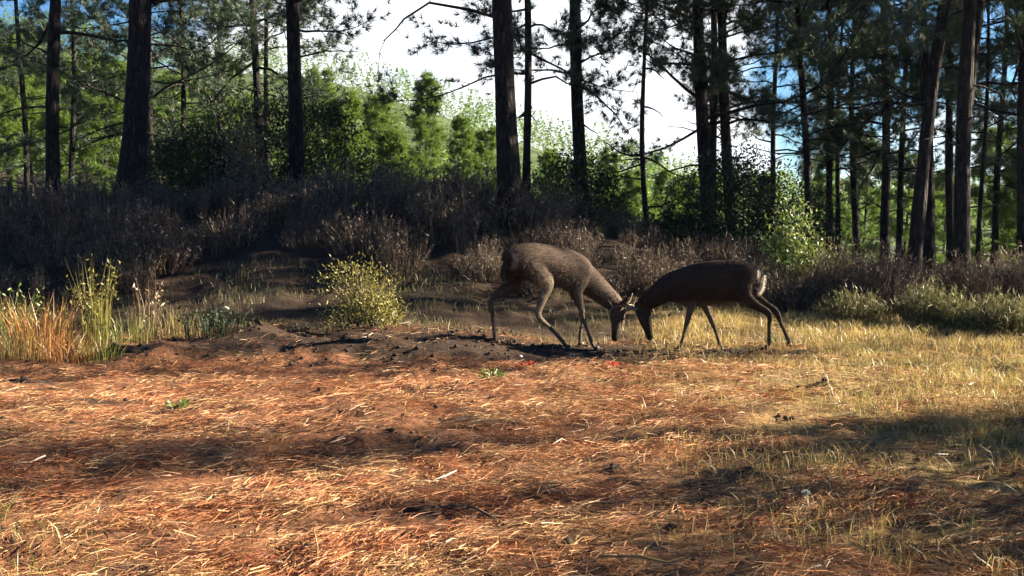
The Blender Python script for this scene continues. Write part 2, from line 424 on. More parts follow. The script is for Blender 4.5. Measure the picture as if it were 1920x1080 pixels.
# ------------------------------------------------------------------ trees
def unit(v): return v / (np.linalg.norm(v) + 1e-9)
def pine_geo(P, R0, rg, z0, nl, Lmax, dead=3, twigs=11, tufts=5, nee=24, nlen=0.20, nw=0.0095, up=0.25, sides=10, sweep=None):
    """trunk with limbs (one mesh) and needles (another) of a pine; P runs from base to top"""
    tb, nb = MB(), MB()
    P = np.asarray(P, float); m = len(P); H = P[-1][2]
    t = np.linspace(0, 1, m)
    r = R0 * ((1 - t) ** 0.75 * 0.92 + 0.05) * (1 + 0.45 * np.exp(-t * 40)) * (1 + 0.04 * rg.normal(size=m))
    tb.tube(P, r, sides)
    tp, td = [], []
    at = lambda z: (np.array([np.interp(z, P[:, 2], P[:, k]) for k in range(3)]), np.interp(z, P[:, 2], r))
    zs = z0 + (H * 0.98 - z0) * (np.arange(nl) + rg.random(nl)) / nl
    for k, z in enumerate(zs):
        u = (z - z0) / (H - z0)
        Ln = Lmax * (1 - u) ** 0.65 * rg.uniform(0.5, 1.0) + 0.25
        a = k * 2.4 + rg.uniform(-0.6, 0.6)
        if sweep is not None and rg.random() < 0.5: a = sweep + rg.normal() * 0.5
        c, rr = at(z)
        d = np.array((math.cos(a), math.sin(a), up * rg.uniform(-0.6, 1.6) + 0.5 * u))
        pts = [c]; q = c; dd = unit(d); ns = 6
        for s_ in range(ns):
            dd = unit(dd + rg.normal(size=3) * 0.16 + np.array((0, 0, -0.06 if s_ < 3 else 0.10)))
            q = q + dd * Ln / ns; pts.append(q)
        pts = np.array(pts)
        tb.tube(pts, np.linspace(max(0.012, min(rr * 0.4, 0.012 + Ln * 0.011)), 0.005, ns + 1), 5, False)
        for w in range(twigs if z < 7.5 else int(twigs * 0.36)):
            s_ = rg.uniform(0.35, 1.0) if w else 1.0
            f = s_ * ns; i0 = min(int(f), ns - 1); base = pts[i0] + (pts[i0 + 1] - pts[i0]) * (f - i0)
            tdir = unit(unit(pts[i0 + 1] - pts[i0]) * 0.8 + rg.normal(size=3) * 0.55 + np.array((0, 0, 0.22)))
            tl = rg.uniform(0.18, 0.5) * (0.6 + 0.25 * Ln)
            tip = base + tdir * tl
            tb.tube(np.array((base, (base + tip) / 2 + rg.normal(size=3) * 0.03, tip)), (0.007, 0.005, 0.003), 3, False)
            for g in range(tufts):
                tp.append(base + tdir * tl * rg.uniform(0.35, 1.05) + rg.normal(size=3) * 0.07)
                td.append(unit(tdir + rg.normal(size=3) * 0.5 + np.array((0, 0, 0.15))))
    for k in range(dead):                                   # bare broken limbs below the crown
        z = rg.uniform(min(H * 0.10, z0 * 0.5), z0); c, rr = at(z); a = rg.uniform(0, 6.28); Ln = rg.uniform(0.3, 1.3)
        pts = [c]; dd = unit(np.array((math.cos(a), math.sin(a), rg.uniform(-0.25, 0.3))))
        for s_ in range(4):
            dd = unit(dd + rg.normal(size=3) * 0.2); pts.append(pts[-1] + dd * Ln / 4)
        tb.tube(pts, np.linspace(0.02, 0.006, 5), 4, False)
    tp, td = np.array(tp), np.array(td)
    n = len(tp) * nee
    B = np.repeat(tp, nee, 0); D = np.repeat(td, nee, 0)
    D = D + rg.normal(size=(n, 3)) * 0.62; D /= np.linalg.norm(D, axis=1)[:, None]
    nb.spikes(B, B + D * (nlen * rg.uniform(0.65, 1.15, n))[:, None], nw * rg.uniform(0.8, 1.3, n), rg)
    return tb, nb
def trunk_path(p0, p1, H, rg, bend=0.10, n=22):
    """base p0, second point p1, then straightens up to height H; relative to p0"""
    d = (p1 - p0); lean = d[:2] / max(d[2], 0.1); z = np.linspace(0, H, n)
    zl = np.minimum(z, d[2]) + 0.35 * np.maximum(z - d[2], 0)
    ph = rg.uniform(0, 6.28, 2)
    w = bend * (z / H) ** 0.5
    return np.stack((lean[0] * zl + w * np.sin(z * 0.9 + ph[0]) - w[0], lean[1] * zl + w * np.sin(z * 0.8 + ph[1]), z), -1)

def pine_tree(bx, tx, d, wpx, H, z0, nl, Lmax, label, seed, name='pine_tree', group='tall pines at the edge of the clearing',
              ytop=0, dead=4, extra=None, **kw):
    rg = np.random.default_rng(seed)
    p0 = px(bx, 400, d); p0[2] = gh(p0[0], p0[1]) - 0.06
    p1 = px(tx, ytop, d); p1[1] = p0[1] + rg.normal() * 0.1
    P = trunk_path(p0, p1, H, rg, kw.pop('bend', 0.06))
    r0 = wpx / F_PX * d / 2
    tb, nb = pine_geo(P, r0 * 1.08, rg, z0, nl, Lmax, dead, **kw)
    o = thing(name, p0, label, 'tree', group)
    if extra: extra(tb, P, p0, rg)
    tb.build('trunk', M['bark'], o, True)
    nb.build('crown', M['needles'], o)
    return o

def dead_limb_world(pts, r0, r1):
    def f(o, p0):
        b = MB(); pts_ = np.array([q - p0 for q in pts])
        b.tube(pts_, np.linspace(r0, r1, len(pts_)), 6)
        return b
    return f

T = pine_tree
T(100, 113, 19.0, 25, 13, 3.0, 36, 2.2, 'slim dark pine trunk nearest the left edge, rising straight from the brush', 11)
T(243, 272, 18.0, 47, 15, 3.2, 46, 3.0, 'stoutest pine trunk on the left, broad and dark above the brown brush', 12, sides=14)
T(134, 140, 26.0, 11, 9, 1.6, 36, 2.4, 'very thin pine between the slim left trunk and the stoutest trunk', 13)
T(286, 284, 24.0, 13, 11, 1.6, 60, 2.9, 'thin pine close against the right side of the stoutest left trunk', 14)
T(490, 484, 24.0, 16, 12, 3.1, 40, 2.3, 'thin straight pine left of the pair behind the dark evergreen bush', 15)
T(504, 504, 27.5, 11, 11, 2.9, 38, 2.2, 'thinnest pine just right of a thin straight pine above the dark bush', 16)
T(556, 554, 20.0, 29, 14, 3.3, 42, 2.0, 'straight thick pine trunk standing behind the right end of the dark evergreen bush', 17, sides=12)
big = T(962, 937, 15.5, 40, 14, 6.2, 26, 1.8, 'large central pine trunk above the left deer with a bare arching branch', 18, sides=14, dead=2)
p0 = np.array(big.location)
b = MB(); P = np.array([px(x, y, dd) for x, y, dd in ((928, 32, 15.45), (880, 18, 15.3), (805, 5, 15.1), (757, 36, 15.0), (742, 55, 15.0), (722, 74, 14.95), (712, 98, 14.9), (709, 134, 14.9))]) - p0
b.tube(P, [0.026, 0.022, 0.019, 0.015, 0.012, 0.009, 0.006, 0.004], 6)
for q, e in ((3, (-0.05, 0, -0.12)), (5, (-0.10, 0, -0.05)), (6, (0.05, 0.02, -0.16)), (2, (0.08, 0, 0.2)), (4, (0.07, 0, -0.1))):
    b.tube(np.array((P[q], P[q] + np.array(e) * 0.5 + 0.01, P[q] + np.array(e))), (0.006, 0.004, 0.003), 4)
tag(b.build('dead_branch', M['bark'], big, True), 'bare arching dead branch reaching left')
T(986, 988, 19.0, 15, 12, 2.2, 50, 2.2, 'thin pine directly behind the large central trunk, hung with dense needles', 19, tufts=5)
T(1096, 1074, 21.0, 26, 13, 2.7, 44, 1.8, 'medium pine trunk rising from the dark domed bush, right of the central trunk', 20)
T(1219, 1200, 19.0, 11, 7.0, 3.6, 26, 1.3, 'slender crooked young pine standing alone against the white sky', 21, bend=0.16, dead=9, ytop=80)
T(1330, 1303, 20.0, 25, 14, 2.6, 46, 2.6, 'leftmost trunk of the three pines rising from the large rounded bush', 22)
T(1340, 1331, 21.5, 16, 12, 3.0, 34, 2.0, 'middle, thinnest trunk of the three pines rising from the large rounded bush', 23)
T(1376, 1349, 20.0, 21, 14, 2.5, 48, 2.6, 'right, leaning trunk of the three pines rising from the large rounded bush', 24)
T(1523, 1495, 20.0, 14, 12, 2.7, 38, 2.1, 'leaning pine just behind the sunlit yellow green sapling', 25, ytop=80)
T(1571, 1566, 27.0, 10, 9, 2.4, 34, 1.8, 'thin background pine just right of the leaning pine by the sapling', 26)
T(1608, 1598, 24.0, 13, 11, 2.3, 40, 2.2, 'thin upright pine behind the middle heath mound', 27, ytop=190)
T(1661, 1648, 22.0, 17, 12, 2.2, 70, 2.4, 'pine with the thickest dark clump of needles, left of the crossing trunks', 28, tufts=6, twigs=7)
T(1688, 1690, 23.0, 13, 10, 1.9, 44, 1.5, 'thin pine with low dark needles hanging beside the crossing trunks', 29, tufts=5)
T(1712, 1768, 16.0, 25, 12, 4.3, 34, 2.4, 'heavy pine trunk leaning right, crossing a second trunk in front', 30, sides=12)
T(1744, 1722, 16.4, 21, 12, 3.9, 34, 2.3, 'pine trunk leaning left, crossed by a heavier leaning trunk', 31)
T(1788, 1768, 20.0, 16, 12, 3.0, 38, 2.2, 'thin pine between the crossing trunks and the forked trunk', 32)
def fork(tb, P, p0, rg):
    a = np.array([np.interp(2.2, P[:, 2], P[:, k]) for k in range(3)])
    e = px(1838, 0, 16.0) - p0
    k = np.linspace(0, 2.4, 9)[:, None]
    tb.tube(a + (e - a) * k, np.linspace(0.09, 0.03, 9), 8)
T(1806, 1808, 15.8, 29, 13, 4.2, 36, 2.6, 'massive forked pine trunk on the right with a second stem splitting off', 33, sides=14, extra=fork)
T(1836, 1842, 19.0, 9, 8, 2.2, 34, 1.8, 'very thin pine just right of the massive forked trunk', 34)
T(1922, 1904, 18.0, 20, 12, 2.3, 50, 2.4, 'pine at the right edge with drooping leafy limbs', 35, tufts=5)

T(1452, 1446, 26.0, 11, 11, 2.6, 46, 2.3, 'thin background pine between the three bush pines and the leaning pine', 36, twigs=9)
T(1560, 1548, 23.0, 14, 12, 3.3, 38, 2.2, 'dark needled pine right of the leaning pine, its crown a dense clump', 37, tufts=6)
T(1868, 1874, 24.0, 13, 11, 2.0, 50, 2.2, 'thin dark pine between the massive forked trunk and the right edge', 39, twigs=9)
T(345, 350, 27.0, 12, 11, 2.6, 46, 2.4, 'thin background pine in the dark needles right of the stoutest trunk', 41, twigs=9)
T(418, 412, 29.0, 10, 10, 3.2, 40, 2.2, 'thinnest background pine left of the two thin straight trunks', 42, twigs=9)
T(52, 44, 28.0, 11, 10, 2.8, 36, 2.2, 'thin background pine at the left edge of the wood', 43, twigs=9)

# younger trees of the wood behind: a few shapes, copied tree by tree
protos = []
for k, (H, Lm, z0, nl, nee) in enumerate(((6.4, 1.7, 0.5, 64, 17), (5.4, 1.9, 0.35, 60, 17), (7.6, 1.6, 1.0, 70, 17), (4.2, 1.5, 0.2, 54, 17))):
    rgk = np.random.default_rng(70 + k)
    P = trunk_path(np.zeros(3), np.array((rgk.normal() * 0.1, 0, 4.0)), H, rgk, 0.08, 12)
    tb, nb = pine_geo(P, 0.09, rgk, z0, nl, Lm, 2, twigs=9, tufts=6, nee=nee, nlen=0.22, nw=0.017, up=0.4, sides=6)
    o = thing('young_pine', (0, -60 - 5 * k, 0), '', 'tree', 'young pines in the sunlit wood behind')
    tb.build('trunk', M['bark'], o, True); nb.build('crown', M['needles_young'], o)
    protos.append(o)
used = set()
def young(bx, ytop, d, kind, label, rz):
    c = px(bx, 400, d); z = gh(c[0], c[1]) - 0.1
    top = px(bx, ytop, d)[2]; H = (6.4, 5.4, 7.6, 4.2)[kind]
    s = max(0.35, (top - z) / H)
    if kind not in used:
        used.add(kind); o = protos[kind]
        o.location = (c[0], c[1], z); o.rotation_euler = (0, 0, rz); o.scale = (s, s, s); o['label'] = label
    else:
        dup(protos[kind], (c[0], c[1], z), rz, s, label)
rg = np.random.default_rng(90)
where = 'sunlit young pine in the wood behind the slim left trunk'
row = [  # px, top y, depth, kind, label
 (20, 78, 33, 0, 'bright green young pine at the far left edge of the wood'),
 (62, 60, 40, 2, 'tallest young pine left of the slim left trunk'),
 (150, 130, 36, 1, 'sunlit young pine just right of the slim left trunk'),
 (200, 120, 31, 1, 'bright bushy young pine left of the stoutest trunk'),
 (325, 150, 34, 0, 'shaded young pine just right of the stoutest left trunk'),
 (375, 118, 38, 2, 'young pine under the blue gap in the left canopy'),
 (425, 120, 33, 0, 'yellow green young pine above the dark evergreen bush'),
 (600, 140, 35, 0, 'sunlit young pine right of the straight thick trunk'),
 (650, 190, 30, 1, 'rounded bright young pine at the left foot of the white cloud'),
 (715, 190, 42, 1, 'young pine left of the pointed young pine on the skyline'),
 (800, 148, 36, 2, 'pointed young pine standing highest on the skyline below the cloud'),
 (868, 225, 33, 0, 'bright rounded young pine left of the large central trunk'),
 (915, 250, 38, 1, 'young pine close to the left side of the large central trunk'),
 (1030, 290, 36, 1, 'young pine seen between the central trunk and the medium trunk'),
 (1140, 292, 44, 0, 'small young pine right of the dark domed bush'),
 (1190, 330, 40, 3, 'low young pine left of the slender crooked pine'),
 (1245, 330, 42, 3, 'low young pine right of the slender crooked pine'),
 (1290, 340, 46, 3, 'low young pine at the left edge of the large rounded bush'),
 (745, 255, 26, 3, 'small sunlit young pine just above the brush, left of centre'),
 (560, 230, 40, 1, 'young pine behind the straight thick trunk'),
 (255, 140, 40, 0, 'young pine behind the stoutest left trunk'),
 (475, 190, 42, 1, 'young pine behind the two thin straight trunks'),
 (1440, 330, 34, 0, 'shaded young pine right of the three bush pines'),
 (1550, 300, 33, 0, 'shaded young pine behind the leaning pine and the sapling'),
 (1620, 260, 36, 2, 'shaded young pine behind the middle heath mound'),
 (1700, 300, 34, 1, 'shaded young pine behind the crossing trunks'),
 (1770, 330, 38, 0, 'shaded young pine left of the massive forked trunk'),
 (1870, 250, 28, 1, 'leafy young pine right of the massive forked trunk'),
 (1910, 280, 24, 0, 'leafy young pine at the right edge behind the heath'),
 (1960, 230, 26, 2, 'tall young pine cut by the right edge'),
]
for q, (a, b_, c, k, lb) in enumerate(row):
    young(a, b_, c, k, lb, q * 1.7)

# pines of the same wood that stand to the right of the view and shade the bank
off = MB
shade = [(13.5, 19.6), (16.5, 21.0), (12.0, 19.4), (19.0, 20.2), (21.5, 21.6), (25.0, 22.2), (15.0, 23.5), (22.0, 24.5), (28.0, 23.5), (11.0, 22.0)]
rgk = np.random.default_rng(140)
P = trunk_path(np.zeros(3), np.array((0.2, 0, 5.0)), 12.5, rgk, 0.1)
tb, nb = pine_geo(P, 0.19, rgk, 3.4, 52, 2.5, 4, twigs=7, tufts=4, nee=10, nlen=0.26, nw=0.022)
shp = thing('pine_tree', (0, 0, 0), '', 'tree', 'pines of the wood beyond the right edge')
tb.build('trunk', M['bark'], shp, True); nb.build('crown', M['needles'], shp)
for q, (x, y) in enumerate(shade):
    loc = (x, y, gh(x, y) - 0.05); lb = 'tall pine of the wood standing beyond the right edge of the clearing'
    if q == 0: shp.location = loc; shp['label'] = lb
    else: dup(shp, loc, q * 1.3, 0.9 + 0.03 * (q % 5), lb)

for q, (x, y, w_) in enumerate(((13.0, 15.0, 0.3), (20.0, 26.8, 0.9), (14.6, 25.2, 0.8), (14.0, 18.1, 0.55), (18.5, 15.9, 0.3), (23.0, 18.6, 0.6))):  # unseen pines, added and narrowed to steer the shade on bank and bushes
    dup(shp, (x, y, gh(x, y) - 0.05), q * 1.7 + 0.9, (w_, w_, 0.95), 'slender tall pine added beyond the right edge to shape the shade', 'added shade pines beyond the right edge')
dup(shp, (11.0, 11.6, gh(11.0, 11.6) - 0.05), 0.8, (0.2, 0.2, 0.95), 'thinnest tall shade pine added beyond the right edge, level with the deer', 'added shade pines beyond the right edge')  # unseen copies from here on, added and stretched as shade casters
dup(shp, (16.0, 9.15, gh(16.0, 9.15) - 0.05), 2.3, (0.45, 0.45, 2.05), 'tallest shade pine added beyond the right edge, behind a slender one', 'added shade pines beyond the right edge')
dup(shp, (11.0, 12.28, gh(11.0, 12.28) - 0.05), 1.9, (0.22, 0.22, 1.6), 'high crowned thin shade pine added beyond the right edge, farther back than the thinnest', 'added shade pines beyond the right edge')
dup(shp, (9.5, 14.5, gh(9.5, 14.5) - 0.05), 1.3, (0.28, 0.28, 1.25), 'thin tall shade pine added just beyond the right edge, nearer of two behind the heath', 'added shade pines beyond the right edge')
dup(shp, (9.6, 16.0, gh(9.6, 16.0) - 0.05), 2.2, (0.34, 0.34, 1.45), 'thin tall shade pine added just beyond the right edge, farther of two behind the heath', 'added shade pines beyond the right edge')
dup(shp, (13.0, 11.75, gh(13.0, 11.75) - 0.05), 2.6, (0.22, 0.22, 1.5), 'thin pine added beyond the right edge so that its high crown shades the trampled soil', 'added shade pines beyond the right edge')
dup(shp, (12.5, 8.45, gh(12.5, 8.45) - 0.05), 0.3, (0.42, 0.42, 1.65), 'very tall slender shade pine added alone beyond the right edge of the clearing', 'added shade pines beyond the right edge')  # out of view, stretched to lay a band of shade over the foreground
for q, (x, y) in enumerate(((-9, -3), (-5.5, -5), (-2.5, -3.6), (0.8, -5.2), (3.6, -4.2), (6.5, -6), (-12, 1), (-13, 5.5), (-15, 10), (-8, -9), (-1, -9), (9.5, -9))):
    dup(shp, (x, y, gh(x, y) - 0.05), q * 1.1 + 0.4, 0.95 + 0.03 * (q % 4), 'tall pine of the wood standing behind the viewpoint of the photograph', 'pines of the wood behind the viewpoint')

rgk = np.random.default_rng(171)  # thin crowned young pines, added out of view to cast broken shade
tb, nb = pine_geo(trunk_path(np.zeros(3), np.array((0.1, 0, 4.0)), 6.6, rgk, 0.1, 12), 0.08, rgk, 0.3, 56, 1.6, 2, twigs=6, tufts=4, nee=10, nlen=0.24, nw=0.02, up=0.4, sides=6)
sparse = thing('young_pine', (17.0, 9.3, float(gh(17.0, 9.3))), 'thin crowned young pine added farthest beyond the right edge to cast shade', 'tree', 'young shade pines added beyond the right edge')
tb.build('trunk', M['bark'], sparse, True); nb.build('crown', M['needles_young'], sparse)
for q, (x, y, k, s_) in enumerate(((9.0, 8.9, 1, 0.30),)):
    dup(sparse, (x, y, gh(x, y) - 0.05), q * 2.1, s_, 'short young pine added just beyond the right edge to shade the clearing', 'young shade pines added beyond the right edge')

# ------------------------------------------------------------------ shrubs
def bush(loc, rx, ry, h, n_clump, leaves, ln, wd, mat, label, seed, name='shrub', cat='shrub', group=None, stems=10, base=0.1, spread=0.16, flat=False):
    rg = np.random.default_rng(seed)
    o = thing(name, loc, label, cat, group)
    lb, sb = MB(), MB(); C = []
    while len(C) < n_clump:
        q = rg.uniform(-1, 1, 3); q[2] = rg.random()
        rr = math.hypot(q[0], q[1])
        lim = math.sqrt(max(0, 1 - q[2] ** 2)) if not flat else 0.9
        lim *= 0.50 + 0.95 * vnoise(math.atan2(q[1], q[0]) * 2.2 + seed, q[2] * 5 + seed)
        if rr < lim and rg.random() < 0.25 + 0.75 * max(rr, q[2]): C.append((q[0] * rx, q[1] * ry, base + q[2] * (h - base)))
    C = np.array(C)
    B = np.repeat(C, leaves, 0) + rg.normal(size=(n_clump * leaves, 3)) * spread * np.array((1, 1, 0.8))
    B[:, 2] = np.maximum(B[:, 2], 0.03)
    D = rg.normal(size=B.shape) + np.array((0, 0, 0.4)) + 0.6 * B / np.array((rx, ry, h))
    lb.leaves(B, D, ln * rg.uniform(0.6, 1.3, len(B)), wd * rg.uniform(0.7, 1.2, len(B)), rg)
    for k in range(stems):
        e = C[rg.integers(len(C))]; mdl = e * np.array((0.35, 0.35, 0.55)) + rg.normal(size=3) * 0.03
        sb.tube(np.array(((e[0] * 0.08, e[1] * 0.08, -0.03), mdl, e)), (0.006 + 0.009 * h, 0.004 + 0.005 * h, 0.003), 4, False)
    lb.build('foliage', mat, o); sb.build('stem', M['twig'], o)
    return o
def on(bx, d, dz=-0.02):
    c = px(bx, 400, d); return (c[0], c[1], float(gh(c[0], c[1])) + dz)

bush((5.3, 5.7, float(gh(5.3, 5.7))), 1.0, 0.75, 2.5, 200, 30, 0.07, 0.04, M['leaf_dark'], 'rounded dark bush added beyond the right edge to shade the foreground', 221, cat='bush', name='evergreen_bush', group='dark evergreen bushes')  # three unseen bushes, added to throw shade over the near right ground
bush((5.7, 4.7, float(gh(5.7, 4.7))), 1.0, 0.75, 2.75, 200, 30, 0.07, 0.04, M['leaf_dark'], 'taller dark shade bush added beyond the right edge, nearest the viewpoint', 222, cat='bush', name='evergreen_bush', group='dark evergreen bushes')
bush((6.7, 6.8, float(gh(6.7, 6.8))), 0.8, 0.6, 2.1, 200, 32, 0.07, 0.04, M['leaf_dark'], 'dark shade bush added beyond the right edge, farthest of the three from the viewpoint', 223, cat='bush', name='evergreen_bush', group='dark evergreen bushes')
bush(on(500, 21.0), 2.6, 1.2, 2.3, 520, 46, 0.065, 0.034, M['leaf_dark'], 'wide dark evergreen bush behind the brush, under the thin straight pines', 201, stems=20, cat='bush', name='evergreen_bush', group='dark evergreen bushes')
bush(on(360, 21.5), 1.3, 1.0, 1.5, 200, 44, 0.065, 0.034, M['leaf_dark'], 'low dark evergreen bush right of the stoutest left trunk', 202, cat='bush', name='evergreen_bush', group='dark evergreen bushes')
bush(on(1075, 19.5), 0.85, 0.7, 1.3, 200, 44, 0.06, 0.03, M['leaf_dark'], 'dark domed bush right of the large central trunk', 203, cat='bush', name='evergreen_bush', group='dark evergreen bushes')
bush(on(1390, 17.5), 1.3, 0.95, 2.0, 420, 46, 0.06, 0.03, M['leaf_dark'], 'large rounded bush at the foot of the three pines', 204, stems=18, cat='bush', name='evergreen_bush', group='dark evergreen bushes')
bush(on(1290, 18.5), 0.6, 0.6, 0.9, 90, 26, 0.08, 0.04, M['leaf_dark'], 'small dark bush at the left foot of the large rounded bush', 205, cat='bush', name='evergreen_bush', group='dark evergreen bushes')
bush(on(460, 19.6), 0.32, 0.3, 1.75, 70, 22, 0.07, 0.035, M['leaf_brown'], 'pale brown leafy sapling in front of the wide dark evergreen bush', 206, name='sapling', cat='sapling', base=0.7)
bush(on(1488, 14.2), 0.34, 0.34, 1.12, 90, 24, 0.06, 0.032, M['leaf_light'], 'sunlit yellow green sapling behind the right deer', 207, name='sapling', cat='sapling', base=0.1, spread=0.11)
bush(on(672, 10.9), 0.36, 0.32, 0.68, 100, 24, 0.036, 0.016, M['leaf_olive'], 'sunlit olive shrub standing alone left of the deer', 208, spread=0.085, stems=40, base=0.03)
bush(on(700, 10.6), 0.22, 0.2, 0.34, 40, 26, 0.042, 0.018, M['leaf_olive'], 'small olive shoot at the right foot of the lone shrub', 209, spread=0.06)

def heath_arr(rx, ry, h, n, seed):
    """arching sprigs of one heath shrub: stems and flecks"""
    rg = np.random.default_rng(seed); b = MB()
    a = rg.uniform(0, 6.28, n); rr = np.sqrt(rg.random(n))
    base = np.stack((np.cos(a) * rr * rx * 0.55, np.sin(a) * rr * ry * 0.55, np.full(n, -0.03)), -1)
    hh = h * (1 - 0.45 * rr ** 2) * rg.uniform(0.6, 1.08, n)
    tip = np.stack((np.cos(a) * rr * rx, np.sin(a) * rr * ry, hh), -1) + rg.normal(size=(n, 3)) * 0.04
    mid = base * 0.55 + tip * 0.45 + rg.normal(size=(n, 3)) * 0.03
    b.blades(base, mid, tip, 0.008, rg)
    k = 9
    t = rg.uniform(0.35, 1.0, (n, k))
    Pq = ((1 - t)[..., None] ** 2 * base[:, None] + (2 * t * (1 - t))[..., None] * mid[:, None] + (t ** 2)[..., None] * tip[:, None]).reshape(-1, 3)
    D = rg.normal(size=Pq.shape) * 0.8 + np.array((0, 0, 1.0))
    b.spikes(Pq, Pq + D / np.linalg.norm(D, axis=1)[:, None] * rg.uniform(0.03, 0.09, len(Pq))[:, None], 0.013, rg)
    return b.arrays()
heathp = [heath_arr(a_, b_, c_, n_, 300 + k) for k, (a_, b_, c_, n_) in enumerate(((0.55, 0.45, 0.75, 120), (0.7, 0.6, 0.55, 150), (0.35, 0.3, 0.95, 70), (0.5, 0.5, 0.4, 110), (0.25, 0.25, 0.7, 40), (0.6, 0.4, 0.65, 140)))]
def scatter(name, mat, protos, pts, scales, rg, label=None, cat=None):
    b = MB()
    for (x, y), s in zip(pts, scales):
        V, t, q = protos[rg.integers(len(protos))]; a = rg.uniform(0, 6.28)
        c, s_ = math.cos(a), math.sin(a)
        U = V * s
        U = np.stack((U[:, 0] * c - U[:, 1] * s_ + x, U[:, 0] * s_ + U[:, 1] * c + y, U[:, 2] + gh(x, y)), -1)
        b.add(U, t, q)
    return tag(b.build(name, mat), label, cat, kind='stuff')
rg = np.random.default_rng(31)
pts, scl = [], []
while len(pts) < 330:
    x, y = rg.uniform(-10.5, 3.6), rg.uniform(12.6, 18.5)
    edge = 12.6 + 0.9 * vnoise(x * 0.7, 3.1) + (0.8 if -4.5 < x < -1.6 else 0)
    if y > edge and abs(x) < 0.5 * y + 1.5:
        pts.append((x, y)); scl.append(rg.uniform(0.5, 1.1) * (0.55 + 0.65 * vnoise(x * 0.9, y * 0.9)))
scatter('brush', M['heath'], heathp, pts, scl, rg, 'thick brown dry brush covering the shaded bank', 'brush')

def heath_bush(loc, rx, ry, h, n, mat, label, seed, name='heath_shrub', group='heath shrubs on the right'):
    V, t, q = heath_arr(rx, ry, h, n, seed)
    o = link(name, mesh(name, V, t, q), mat); o.location = loc
    return tag(o, label, 'shrub', group)
HG = M['heath_green']; HB = M['heath']
heath_bush(on(1560, 14.0), 0.5, 0.45, 0.85, 420, HG, 'greenish heath tuft just right of the sunlit sapling', 401)
heath_bush(on(1640, 13.2), 0.78, 0.55, 0.95, 900, HB, 'largest brown heath mound, below the crossing trunks', 402)
heath_bush(on(1555, 13.4), 0.4, 0.4, 0.6, 300, HB, 'brown heath shrub left of the largest heath mound', 403)
heath_bush(on(1800, 13.6), 0.55, 0.45, 0.72, 500, HB, 'brown heath mound in front of the massive forked trunk', 404)
heath_bush(on(1750, 12.1), 0.42, 0.34, 0.52, 380, HG, 'low yellowish heath shrub between the two brown heath mounds', 405)
heath_bush(on(1600, 12.3), 0.42, 0.3, 0.42, 300, HG, 'low grey green heath at the front of the largest heath mound', 406)
heath_bush(on(1885, 11.4), 0.38, 0.34, 0.46, 420, HG, 'bright green low shrub near the right edge of the clearing', 407)
heath_bush(on(1810, 11.8), 0.30, 0.28, 0.36, 240, HG, 'small green shrub left of the bright low shrub at the right edge', 408)
heath_bush(on(1905, 14.5), 0.7, 0.5, 0.7, 500, HB, 'dark heath mound at the right edge behind the bright low shrub', 409)
heath_bush(on(1340, 14.6), 0.9, 0.5, 0.62, 600, HB, 'brown brush clump directly behind the back of the right deer', 410)
heath_bush(on(1440, 14.0), 0.5, 0.4, 0.45, 300, HB, 'low brush at the foot of the sunlit sapling', 411)

# tall weeds and dry grass at the left
def tuft(loc, n, rad, h, w, lean, mat, label, seed, name='grass_tuft', cat='grass tuft', group=None, heads=0):
    rg = np.random.default_rng(seed); b = MB()
    a = rg.uniform(0, 6.28, n); r = rad * np.sqrt(rg.random(n))
    B = np.stack((np.cos(a) * r, np.sin(a) * r, np.full(n, -0.02)), -1)
    hh = h * rg.uniform(0.45, 1.1, n); ln = hh * lean * rg.uniform(0.2, 1.3, n); a2 = a + rg.normal(size=n) * 0.7
    tip = B + np.stack((np.cos(a2) * ln, np.sin(a2) * ln, hh), -1)
    mid = B + (tip - B) * 0.5 * np.array((0.55, 0.55, 1.15))
    b.blades(B, mid, tip, w * rg.uniform(0.7, 1.3, n), rg)
    if heads:
        k = rg.integers(0, n, heads * 14)
        Pq = B[k] + (tip[k] - B[k]) * rg.uniform(0.55, 1.0, len(k))[:, None] + rg.normal(size=(len(k), 3)) * 0.015
        b.leaves(Pq, rg.normal(size=Pq.shape) + np.array((0, 0, 0.5)), 0.045 * rg.uniform(0.6, 1.3, len(k)), 0.02, rg)
    o = link(name, mesh(name, *b.arrays()), mat); o.location = loc
    return tag(o, label, cat, group)
gl = 'grass and weeds at the left'
tuft(on(70, 9.6), 280, 0.28, 0.54, 0.0055, 0.42, M['orange_grass'], 'bright orange dry grass tuft, the tallest at the left', 501, group=gl)
tuft(on(20, 9.3), 170, 0.24, 0.42, 0.006, 0.45, M['straw'], 'straw coloured tuft at the left edge below the green weed', 502, group=gl)
tuft(on(125, 9.2), 160, 0.2, 0.30, 0.006, 0.6, M['orange_grass'], 'low drooping orange tuft in front of the tallest orange tuft', 503, group=gl)
tuft(on(10, 9.9), 160, 0.2, 0.62, 0.007, 0.25, M['leaf_light'], 'green leafy weed at the left edge beside the orange tuft', 504, name='weed', cat='weed', group=gl, heads=20)
tuft(on(175, 9.7), 90, 0.12, 0.80, 0.008, 0.18, M['leaf_olive'], 'tall brown topped weed right of the orange tuft', 505, name='weed', cat='weed', group=gl, heads=13)
tuft(on(135, 9.9), 90, 0.2, 0.50, 0.006, 0.3, M['leaf_olive'], 'olive weed between the orange tuft and the tall brown topped weed', 506, name='weed', cat='weed', group=gl, heads=9)
tuft(on(235, 9.8), 140, 0.25, 0.38, 0.006, 0.35, M['green_grass'], 'green grass tuft right of the tall brown topped weed', 507, group=gl)
tuft(on(185, 9.3), 160, 0.2, 0.28, 0.007, 0.5, M['green_grass'], 'low yellow green tuft in front of the tall brown topped weed', 508, group=gl)
tuft(on(272, 10.1), 60, 0.12, 0.66, 0.006, 0.15, M['leaf_brown'], 'thin brown seed stems rising behind the green tuft', 509, name='weed', cat='weed', group=gl, heads=6)
